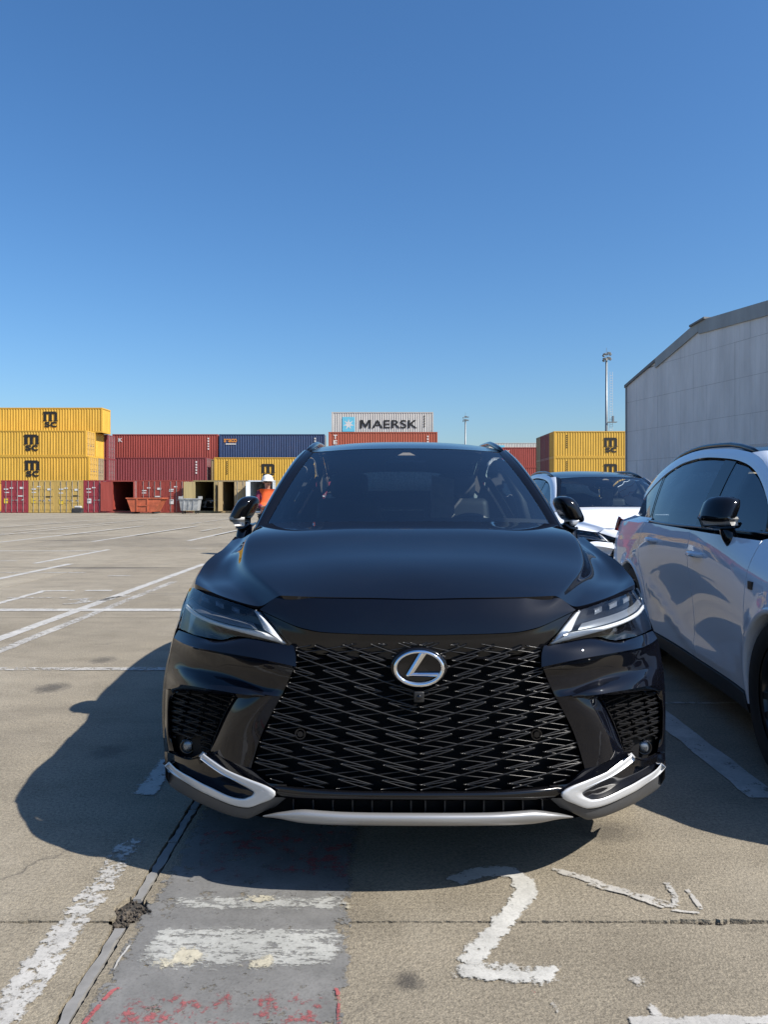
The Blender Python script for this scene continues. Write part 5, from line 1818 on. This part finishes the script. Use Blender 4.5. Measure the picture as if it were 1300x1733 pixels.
# left block, front row and second row
for z, c, lb in ((0, 'yellow', 'yellow container at the bottom of the far left stack'),):
    side_on(-29.6, 77, z, 2.90, c, lb)
side_on(-29.57, 77, 2.90, 2.59, 'yellow', 'yellow container with black lettering, lowest visible of the far left stack', ('msc', .42))
side_on(-29.87, 77, 5.49, 2.59, 'yellow', 'yellow container with black lettering in the middle of the far left stack', ('msc', .65))
side_on(-29.2, 79.6, 8.08, 2.59, 'yellow', 'yellow container with black lettering on top of the far left stack', ('msc', .75), door_end=-1)
side_on(-29.9, 79.6, 5.49, 2.59, 'yellow', 'yellow container behind the left stack, smooth end showing', door_end=-1)
side_on(-29.9, 79.6, 2.90, 2.59, 'tan', 'tan container low in the second row of the left stack')
side_on(-29.9, 79.6, 0, 2.90, 'maroon', 'maroon container at the bottom of the second row on the left')
side_on(-29.6, 82.2, 5.49, 2.59, 'maroon', 'maroon container end peeping out right of the yellow stack')
side_on(-29.6, 82.2, 2.90, 2.59, 'maroon', 'maroon container in the third row under another maroon one')
side_on(-29.6, 82.2, 0, 2.90, 'red', 'red container at the bottom of the third row on the left')
# maroon and red block
side_on(-19.7, 85, 0, 2.90, 'red', 'red container under the long maroon one', L=12.19)
side_on(-19.7, 85, 2.90, 2.90, 'maroon', 'long maroon container with white upright letters, below the red one', ('tex', 0))
side_on(-19.28, 89, 0, 2.90, 'tan', 'tan container at the bottom behind the maroon one')
side_on(-19.28, 89, 2.90, 2.90, 'tan', 'tan container behind the long maroon one')
side_on(-19.28, 89, 5.80, 2.90, 'red', 'brick red container on top of the long maroon one', ('reg', 0))
# blue and yellow block
side_on(-6.60, 85, 0, 2.90, 'tan', 'tan container below the yellow one left of the black car')
side_on(-6.60, 85, 2.90, 2.90, 'yellow', 'yellow container with black lettering under the blue one', ('msc', -.1))
side_on(-6.91, 89, 0, 2.90, 'maroon', 'maroon container at the bottom behind the yellow one')
side_on(-6.91, 89, 2.90, 2.90, 'maroon', 'maroon container hidden behind the yellow one')
side_on(-6.91, 89, 5.80, 2.90, 'blue', 'dark blue container with small orange lettering', ('seaco', 0))
# centre block
for z, lb in ((0, 'orange red container at the bottom of the centre stack'), (2.9, 'orange red container second from the bottom of the centre stack')):
    side_on(5.98, 86, z, 2.90, 'orange', lb)
side_on(5.98, 86, 5.80, 2.90, 'orange', 'orange red container above the black car roof', ('stack', 0))
for z, lb in ((0, 'grey container at the bottom behind the centre stack'), (2.9, 'grey container second from the bottom behind the centre stack'), (5.8, 'grey container third from the bottom behind the centre stack')):
    side_on(5.90, 92, z, 2.90, 'grey', lb)
side_on(5.90, 92, 8.70, 2.90, 'grey', 'pale grey container with star logo on top of the centre stack', ('maersk', 0))
# right hand block
for z, lb, lg in ((0, 'yellow container at the bottom of the right stack', None), (2.9, 'lower yellow container with black lettering beside the grey shed', ('msc', .2)), (5.8, 'upper yellow container with black lettering beside the grey shed', ('msc', .2))):
    side_on(31.0, 85, z, 2.90, 'yellow', lb, lg)
for r, (y, c) in enumerate(((87.5, 'maroon'), (90.0, 'maroon'), (92.5, 'tan'))):
    for z, nm in ((0, 'bottom'), (2.9, 'middle'), (5.8, 'top')):
        side_on(31.0, y, z, 2.90, c, '%s container, %s of the %s row behind the right yellow stack' % (c, nm, ('first', 'second', 'third')[r]))
for z, nm in ((0, 'bottom'), (2.9, 'middle'), (5.8, 'top')):
    side_on(29.4, 112, z, 2.90, 'red', 'far red container, %s of the stack left of the yellow right stack' % nm, ('reg', 0) if z > 5 else None)
for z, nm in ((0, 'bottom'), (2.9, 'second'), (5.8, 'third')):
    side_on(30.9, 137, z, 2.80, 'grey', 'farthest grey container, %s from the ground' % nm)
side_on(30.9, 137, 8.4, 2.75, 'grey', 'farthest grey container with star logo, on top behind the red ones', ('maersk', 0))
# front row, ends towards the camera
FR_Y, FP = 69.0, 46.5 / FOC * 69.0
def end_on(k, colr, label, doors=(0, 0), depth=6.06):
    x = (1 + 46.5 * k - 650) / FOC * FR_Y
    o = container(depth, 2.90, colr, (x + W_ + .012, FR_Y + depth / 2, 0), R(90), label, 'containers of the front row', doors, door_end=-1)
    if doors == (0, 0):
        rk = random.Random(k + 40)
        for (u, v, w, h, m_) in ((.42, 2.05, .34, .18, 'print_white'), (1.40, 2.20, .30, .10, 'print_white'), (1.75, 2.02, .40, .10, 'print_white'), (1.75, 1.80, .40, .08, 'print_white'), (1.78, .85, .36, .42, 'print_yellow' if k in (0, 1, 2) else 'print_white'), (.45, 1.0, .14, .14, 'print_white'), (.95, 1.02, .12, .12, 'print_white'), (.40, 1.45, .5, .1, 'print_black' if k in (1, 2) else 'print_white')):
            u += rk.uniform(-.05, .05)
            v += rk.uniform(-.1, .1)
            q = link('marking', make_mesh('marking', [(0, u, v), (0, u + w, v), (0, u + w, v + h), (0, u, v + h)], [(0, 1, 2, 3)], False), m_, o)
            q.location = (-depth / 2 - .024, 0, 0)
    return o
end_on(0, 'crimson', 'crimson container end with closed doors at the far left of the front row')
end_on(1, 'gold', 'golden yellow container end with closed doors, next to the crimson one')
end_on(2, 'gold', 'golden yellow container end with closed doors and pallets in front')
end_on(3, 'crimson', 'crimson container end half covered by the open door of its neighbour')
end_on(4, 'red', 'open red container with a dark inside behind the orange skip', (172, 95))
end_on(5, 'red', 'red container end with closed doors behind the orange skip')
end_on(6, 'red', 'red container end with closed doors behind the grey bin')
end_on(7, 'olive', 'open olive container with a silver car inside', (150, 80), 12.19)
end_on(8, 'tan', 'open tan container right of the one holding the car', (100, 20))
end_on(9, 'white', 'open pale blue container behind the worker', (100, 95))
end_on(10, 'gold', 'golden container end partly hidden by the black car')
end_on(11, 'crimson', 'crimson container end hidden behind the black car')
# the car inside
c4 = copy_tree(car, {'black_paint': 'silver_paint'})
c4.location = ((1 + 46.5 * 7.45 - 650) / FOC * FR_Y, 71.2, .16)
props(c4, 'silver SUV standing inside the open olive container', 'car', 'parked SUVs')

# ================================================================== skip, bin, pallets
simple('skip_orange', (.42, .10, .045), .6, var=.35, vscale=2.5)
simple('galvanised', (.42, .43, .43), .5, .4, var=.3, vscale=4)
simple('rubbish_dark', (.03, .03, .032), .8, var=.6)
simple('rubbish_pale', (.45, .44, .42), .8)
sk = empty('waste_skip', ((246 - 650) / FOC * 66.0 - .0, 65.4, 0))
props(sk, 'orange red steel skip standing before the open red container', 'skip')
prof = [(-1.45, 1.28), (-1.05, .14), (.95, .14), (1.55, 1.28)]
V = []
for y in (0, 1.7):
    V += [(x, y, z) for x, z in prof]
k = 4
F = [(0, 1, 2, 3), (7, 6, 5, 4), (0, 4, 5, 1), (1, 5, 6, 2), (2, 6, 7, 3)]
link('skip_body', make_mesh('skip_body', V, F, False), 'skip_orange', sk)
for a, b in (((-1.5, -.05, 1.24), (1.6, .02, 1.34)), ((-1.5, 1.68, 1.24), (1.6, 1.75, 1.34)), ((-1.5, .02, 1.24), (-1.40, 1.68, 1.34)), ((1.5, .02, 1.24), (1.6, 1.68, 1.34))):
    MB().box(a, b).build('rim_rail', 'skip_orange', sk)
for x in (-.55, .35):
    MB().box((x - .05, -.06, .14), (x + .05, -.005, 1.24)).build('side_rib', 'skip_orange', sk)
MB().box((-.5, -.045, .62), (.3, -.004, .72)).build('side_rib', 'skip_orange', sk)
for x in (-.9, .8):
    MB().box((x - .1, .1, 0), (x + .1, 1.6, .138)).build('skid', 'rubbish_dark', sk)
bn = empty('wheeled_bin', ((322 - 650) / FOC * 64.5, 64.0, 0))
props(bn, 'grey galvanised waste bin on castors', 'bin')
V = [(-.68, 0, .26), (.68, 0, .26), (.68, 1.0, .26), (-.68, 1.0, .26), (-.80, -.1, 1.22), (.80, -.1, 1.22), (.80, 1.1, 1.22), (-.80, 1.1, 1.22)]
link('bin_body', make_mesh('bin_body', V, [(0, 1, 2, 3), (0, 4, 5, 1), (1, 5, 6, 2), (2, 6, 7, 3), (3, 7, 4, 0)], False), 'galvanised', bn)
MB().box((-.86, -.16, 1.20), (.86, -.08, 1.28)).build('rim_rail', 'galvanised', bn)
for x in (-.86, .78):
    MB().box((x, -.08, 1.20), (x + .08, 1.12, 1.45)).build('end_flap', 'galvanised', bn)
for x in (-.4, 0, .4):
    MB().box((x - .03, -.12, .30), (x + .03, -.07, 1.2)).build('side_rib', 'galvanised', bn)
for x in (-.55, .55):
    for y in (.15, .85):
        MB().lathe([(0, -.04), (.12, -.04), (.13, 0), (.12, .04), (0, .04)], 'x', (x, y, .13), 16).build('castor', 'rubber', bn)
pl = empty('rubbish_heap', ((130 - 650) / FOC * 67.5, 67.3, 0))
props(pl, 'small dark crate with pale rubbish on it before the golden container', 'crate')
MB().box((-.42, 0, 0), (.42, .6, .42), .03).build('crate_body', 'rubbish_dark', pl)
MB().box((-.25, .1, .42), (.35, .5, .62), .1).build('rubbish_bag', 'rubbish_pale', pl)

# ================================================================== light masts
simple('mast_steel', (.22, .24, .25), .5, .5)
simple('ladder_pale', (.5, .52, .52), .5, .3)
def mast(px, y, ztop, r, head, label):
    x = (px - 650) / FOC * y
    ro = empty('light_mast', (x, y, 0))
    props(ro, label, 'light mast', 'light masts')
    MB().tube([(0, 0, 0), (0, 0, ztop)], [r * 1.3, r * .75], 10).build('pole', 'mast_steel', ro, True)
    for k in range(head):
        q = 2 * math.pi * k / head
        for zz in (ztop - .2, ztop + .55):
            o = MB().box((-.26, -.12, -.14), (.26, .12, .14), .02).build('floodlight', 'mast_steel', ro)
            o.location = (.55 * math.cos(q) + .08, .55 * math.sin(q), zz + .18 * math.sin(k * 2.1))
            o.rotation_euler = (R(25), 0, q + math.pi / 2)
    MB().lathe([(.52, 0), (.60, 0), (.60, .08), (.52, .08), (.52, 0)], 'z', (0, 0, ztop - .1), 20).build('head_ring', 'mast_steel', ro)
    MB().tube([(0, 0, ztop), (0, 0, ztop + 1.6)], .03, 6).build('lightning_rod', 'mast_steel', ro)
    return ro
m1 = mast(1027, 120, CAMZ + (HOR - 606) / FOC * 120, .22, 5, 'tall light mast with ladder behind the right yellow containers')
for dx in (.55, .95):
    MB().tube([(dx, 0, 3), (dx, 0, 21)], .03, 5).build('ladder_rail', 'ladder_pale', m1)
for k in range(44):
    MB().tube([(.55, 0, 3.2 + k * .4), (.95, 0, 3.2 + k * .4)], .025, 5).build('rung', 'ladder_pale', m1)
MB().box((.2, -.4, 13.1), (1.6, .4, 13.2)).build('platform', 'mast_steel', m1)
MB().box((.9, -.3, 13.2), (1.1, .3, 14.1)).build('antenna_box', 'mast_steel', m1)
mast(788, 175, CAMZ + (HOR - 710) / FOC * 175, .22, 4, 'short distant light mast right of the centre stack')

# ================================================================== the shed
def panel_mat(name, c):
    m, nt, b = new_mat(name)
    oc = position(nt)
    n1 = noise(nt, mapping(nt, oc, (1.2, 1.2, .25)), .9, 6, .65)
    nt.links.new(ramp(nt, n1, [(.3, tuple(x * .82 for x in c)), (.7, tuple(x * 1.1 for x in c))]), b.inputs['Base Color'])
    b.inputs['Roughness'].default_value = .5
    return m
panel_mat('shed_sheet', (.60, .60, .61))
panel_mat('shed_fascia', (.26, .28, .29))
simple('shed_trim', (.13, .135, .14), .6)
shed = empty('warehouse', (14.55, 46.0, 0))
d = Vector((.248, -1.0)).normalized()           # runs towards the viewer along the wall
shed.rotation_euler = (0, 0, math.atan2(d.y, d.x))
props(shed, 'large pale grey sheet metal shed on the right', 'building')
WL = 34.0
def top_z(s):
    pts = [(0, 8.0), (6.8, 10.25), (WL, 9.3)]
    for (a, b) in zip(pts, pts[1:]):
        if s <= b[0]:
            return a[1] + (b[1] - a[1]) * (s - a[0]) / (b[0] - a[0])
    return pts[-1][1]
# wall sheets: x along the wall, outside faces local -y ... the yard lies on the local right hand side
PW = 1.05
rows_z = [0.0, 1.75, 3.5, 5.25, 7.0, 8.75, 10.5]
n = int(WL / PW)
for i in range(n):
    for a, b in zip(rows_z, rows_z[1:]):
        x0, x1 = i * PW + .0015, (i + 1) * PW - .0015
        za, zb0, zb1 = a + .005, min(b - .005, top_z(x0) - .02), min(b - .005, top_z(x1) - .02)
        if zb0 <= za + .05 and zb1 <= za + .05:
            continue
        zb0, zb1 = max(zb0, za + .01), max(zb1, za + .01)
        V, F = [], []
        m_ = 3
        cols_ = []
        for k in range(m_):
            for u, dd in ((0, 0), (.30, 0), (.34, .010), (.46, .010), (.50, 0)):
                t = (k + u / .5 * .98) / m_ if u < .5 else (k + .98) / m_
                cols_.append((t, dd))
        cols_.append((1, 0))
        for t, dd in cols_:
            x = x0 + (x1 - x0) * t
            V += [(x, -dd, za), (x, -dd, zb0 + (zb1 - zb0) * t)]
        F = [(2 * q, 2 * q + 2, 2 * q + 3, 2 * q + 1) for q in range(len(cols_) - 1)]
        o = link('wall_sheet', make_mesh('wall_sheet', V, F, False), 'shed_sheet', shed)
        o.location = (0, rj.uniform(-.004, .004), 0)
link('wall_core', make_mesh('wall_core', [(0, .03, 0), (WL, .03, 0), (WL, .03, 9.3), (6.8, .03, 10.25), (0, .03, 8.0), (0, 30, 0), (WL, 30, 0), (WL, 30, 9.3), (6.8, 30, 10.25), (0, 30, 8.0)],
     [(0, 1, 2, 3, 4), (0, 4, 9, 5), (4, 3, 8, 9), (3, 2, 7, 8), (1, 6, 7, 2), (5, 9, 8, 7, 6)], False), 'shed_trim', shed)
MB().box((-.10, -.06, 0), (.0, .12, 8.0)).build('corner_trim', 'shed_fascia', shed)
def fascia(s0, s1, h, drop, mat, nm, y0=-.10):
    a, b = top_z(s0), top_z(s1)
    V = [(s0, y0, a - h), (s1, y0, b - h), (s1, y0, b + drop), (s0, y0, a + drop), (s0, .3, a - h), (s1, .3, b - h), (s1, .3, b + drop), (s0, .3, a + drop)]
    link(nm, make_mesh(nm, V, [(0, 1, 2, 3), (4, 7, 6, 5), (3, 2, 6, 7), (0, 4, 5, 1), (0, 3, 7, 4), (1, 5, 6, 2)], False), mat, shed)
fascia(-.15, 3.0, .05, .12, 'shed_trim', 'roof_edge')
fascia(3.01, 6.8, .42, .12, 'shed_fascia', 'fascia_sheet')
q = 6.81
while q < WL - 3:
    fascia(q, q + 2.4, .55, .12, 'shed_fascia', 'fascia_sheet', -.10 + rj.uniform(-.005, .005))
    q += 2.41
fascia(6.2, 7.4, -.12, .22, 'shed_trim', 'ridge_cap', -.2)

# ================================================================== the worker
simple('cloth_maroon', (.16, .018, .05), .9, var=.3, vscale=14)
simple('vest_orange', (.75, .11, .02), .7, var=.15, vscale=10)
simple('trousers_navy', (.02, .025, .04), .9, var=.3, vscale=10)
simple('skin', (.42, .22, .15), .55, var=.1)
simple('helmet_white', (.74, .74, .70), .35, var=.05)
simple('boots', (.02, .018, .016), .7)
simple('hair_dark', (.02, .014, .010), .8)
simple('reflective', (.55, .56, .55), .35)
def skin_body(name, joints, bones, mat, parent, sub=2):
    me = bpy.data.meshes.new(name)
    ks = list(joints)
    me.from_pydata([joints[k][0] for k in ks], [(ks.index(a), ks.index(b)) for a, b in bones], [])
    o = link(name, me, mat, parent)
    sk_ = o.modifiers.new('skin', 'SKIN')
    sk_.use_smooth_shade = True
    for i, k in enumerate(ks):
        r = joints[k][1]
        me.skin_vertices[0].data[i].radius = (r, r) if not isinstance(r, tuple) else r
        me.skin_vertices[0].data[i].use_root = (i == 0)
    su = o.modifiers.new('sub', 'SUBSURF')
    su.levels = su.render_levels = sub
    dg = bpy.context.evaluated_depsgraph_get()
    m2 = bpy.data.meshes.new_from_object(o.evaluated_get(dg))
    o.modifiers.clear()
    o.data = m2
    if not m2.materials:
        m2.materials.append(MATS[mat])
    m2.polygons.foreach_set('use_smooth', [True] * len(m2.polygons))
    return o
wk = empty('person', ((452 - 650) / FOC * 17.4, 17.4, 0), R(25))
props(wk, 'person in white helmet, orange vest and maroon sleeves behind the black car', 'person')
J = {'pelvis': ((0, 0, .95), (.15, .11)), 'waist': ((0, 0, 1.10), (.145, .105)), 'chest': ((0, -.01, 1.32), (.17, .12)), 'neck0': ((0, 0, 1.46), .075), 'neck': ((0, -.015, 1.52), .055), 'head0': ((0, -.03, 1.58), (.065, .075)), 'head': ((0, -.035, 1.66), (.075, .092)), 'head1': ((0, -.03, 1.73), (.06, .075)),
     'sl': ((.19, 0, 1.42), .065), 'el': ((.27, -.03, 1.15), .05), 'wl': ((.20, -.24, 1.08), .034), 'hl': ((.15, -.31, 1.09), (.04, .022)),
     'sr': ((-.19, 0, 1.42), .065), 'er': ((-.27, -.03, 1.15), .05), 'wr': ((-.18, -.25, 1.10), .034), 'hr': ((-.12, -.31, 1.11), (.04, .022)),
     'tl': ((.10, 0, .86), .095), 'kl': ((.11, -.02, .48), .065), 'al': ((.11, .02, .09), .045), 'fl': ((.12, -.13, .04), .042),
     'tr': ((-.10, 0, .86), .095), 'kr': ((-.11, -.02, .48), .065), 'ar': ((-.11, .02, .09), .045), 'fr': ((-.12, -.13, .04), .042)}
for sd, sg in (('l', 1), ('r', -1)):
    hx, hy, hz = J['h' + sd][0]
    for q, (dx, dy, dz) in enumerate(((-.045, -.02, .015), (-.025, -.075, .0), (-.008, -.085, -.002), (.010, -.078, -.004), (.026, -.06, -.006))):
        J['f%s%d' % (sd, q)] = ((hx + sg * dx, hy + dy * .6, hz + dz), .0095)
        J['t%s%d' % (sd, q)] = ((hx + sg * dx * 1.1, hy + dy * .95, hz + dz - .022), .008)
B = [('pelvis', 'waist'), ('waist', 'chest'), ('chest', 'neck0'), ('neck0', 'neck'), ('neck', 'head0'), ('head0', 'head'), ('head', 'head1')]
for sd in 'lr':
    B += [('chest', 's' + sd), ('s' + sd, 'e' + sd), ('e' + sd, 'w' + sd), ('w' + sd, 'h' + sd), ('pelvis', 't' + sd), ('t' + sd, 'k' + sd), ('k' + sd, 'a' + sd), ('a' + sd, 'f' + sd)]
    for q in range(5):
        B += [('h' + sd, 'f%s%d' % (sd, q)), ('f%s%d' % (sd, q), 't%s%d' % (sd, q))]
body = skin_body('body', J, B, 'skin', wk)
# nose, ears, eyes, mouth
MB().tube([(0, -.125, 1.675), (0, -.148, 1.645), (0, -.128, 1.635)], [.008, .014, .010], 8).build('nose', 'skin', body, True)
for s in (1, -1):
    MB().lathe([(0, -.02), (.018, -.014), (.026, 0), (.018, .012)], 'x', (s * .082, -.03, 1.655), 12).build('ear', 'skin', body, True)
    MB().lathe([(0, -.006), (.008, -.004), (.011, .002)], 'y', (s * .03, -.122, 1.672), 10).build('eye', 'hair_dark', body, True)
MB().box((-.025, -.122, 1.603), (.025, -.112, 1.611), .003).build('mouth', 'boots', body)
hair = [(0, .03, 1.62), (0, .05, 1.68)]
MB().lathe([(.0, .09), (.05, .085), (.085, .04), (.092, -.02), (.088, -.04)], 'z', (0, -.02, 1.69), 20, (1, 1.15)).build('hair', 'hair_dark', body, True)
def shell_of(names, grow, name, mat):
    j = {k: (J[k][0], tuple(np.array(J[k][1]) + grow) if isinstance(J[k][1], tuple) else J[k][1] + grow) for k in names}
    return skin_body(name, j, [b_ for b_ in B if b_[0] in j and b_[1] in j], mat, wk)
shell_of(['chest', 'waist', 'pelvis', 'neck0', 'sl', 'el', 'wl', 'sr', 'er', 'wr'], .014, 'shirt', 'cloth_maroon')
shell_of(['pelvis', 'tl', 'kl', 'al', 'tr', 'kr', 'ar'], .016, 'trousers', 'trousers_navy')
for sd in 'lr':
    j = {'a': (J['a' + sd][0], .062), 'f': (J['f' + sd][0], (.055, .045))}
    skin_body('boot', j, [('a', 'f')], 'boots', wk)
jv = {'chest': ((0, -.01, 1.32), (.195, .15)), 'mid': ((0, 0, 1.16), (.18, .145)), 'low': ((0, 0, 1.00), (.19, .15)), 'up': ((0, 0, 1.43), (.13, .10))}
vest = skin_body('vest', jv, [('chest', 'mid'), ('mid', 'low'), ('chest', 'up')], 'vest_orange', wk)
hm = MB().lathe([(0, .135), (.05, .128), (.095, .10), (.122, .05), (.130, 0), (.150, -.012), (.150, -.020), (.125, -.012)], 'z', (0, -.03, 1.70), 28, (.98, 1.18)).build('helmet', 'helmet_white', wk, True)
V = []
MB().box((-.08, -.235, 1.680), (.08, -.15, 1.692), .004).build('peak', 'helmet_white', hm)
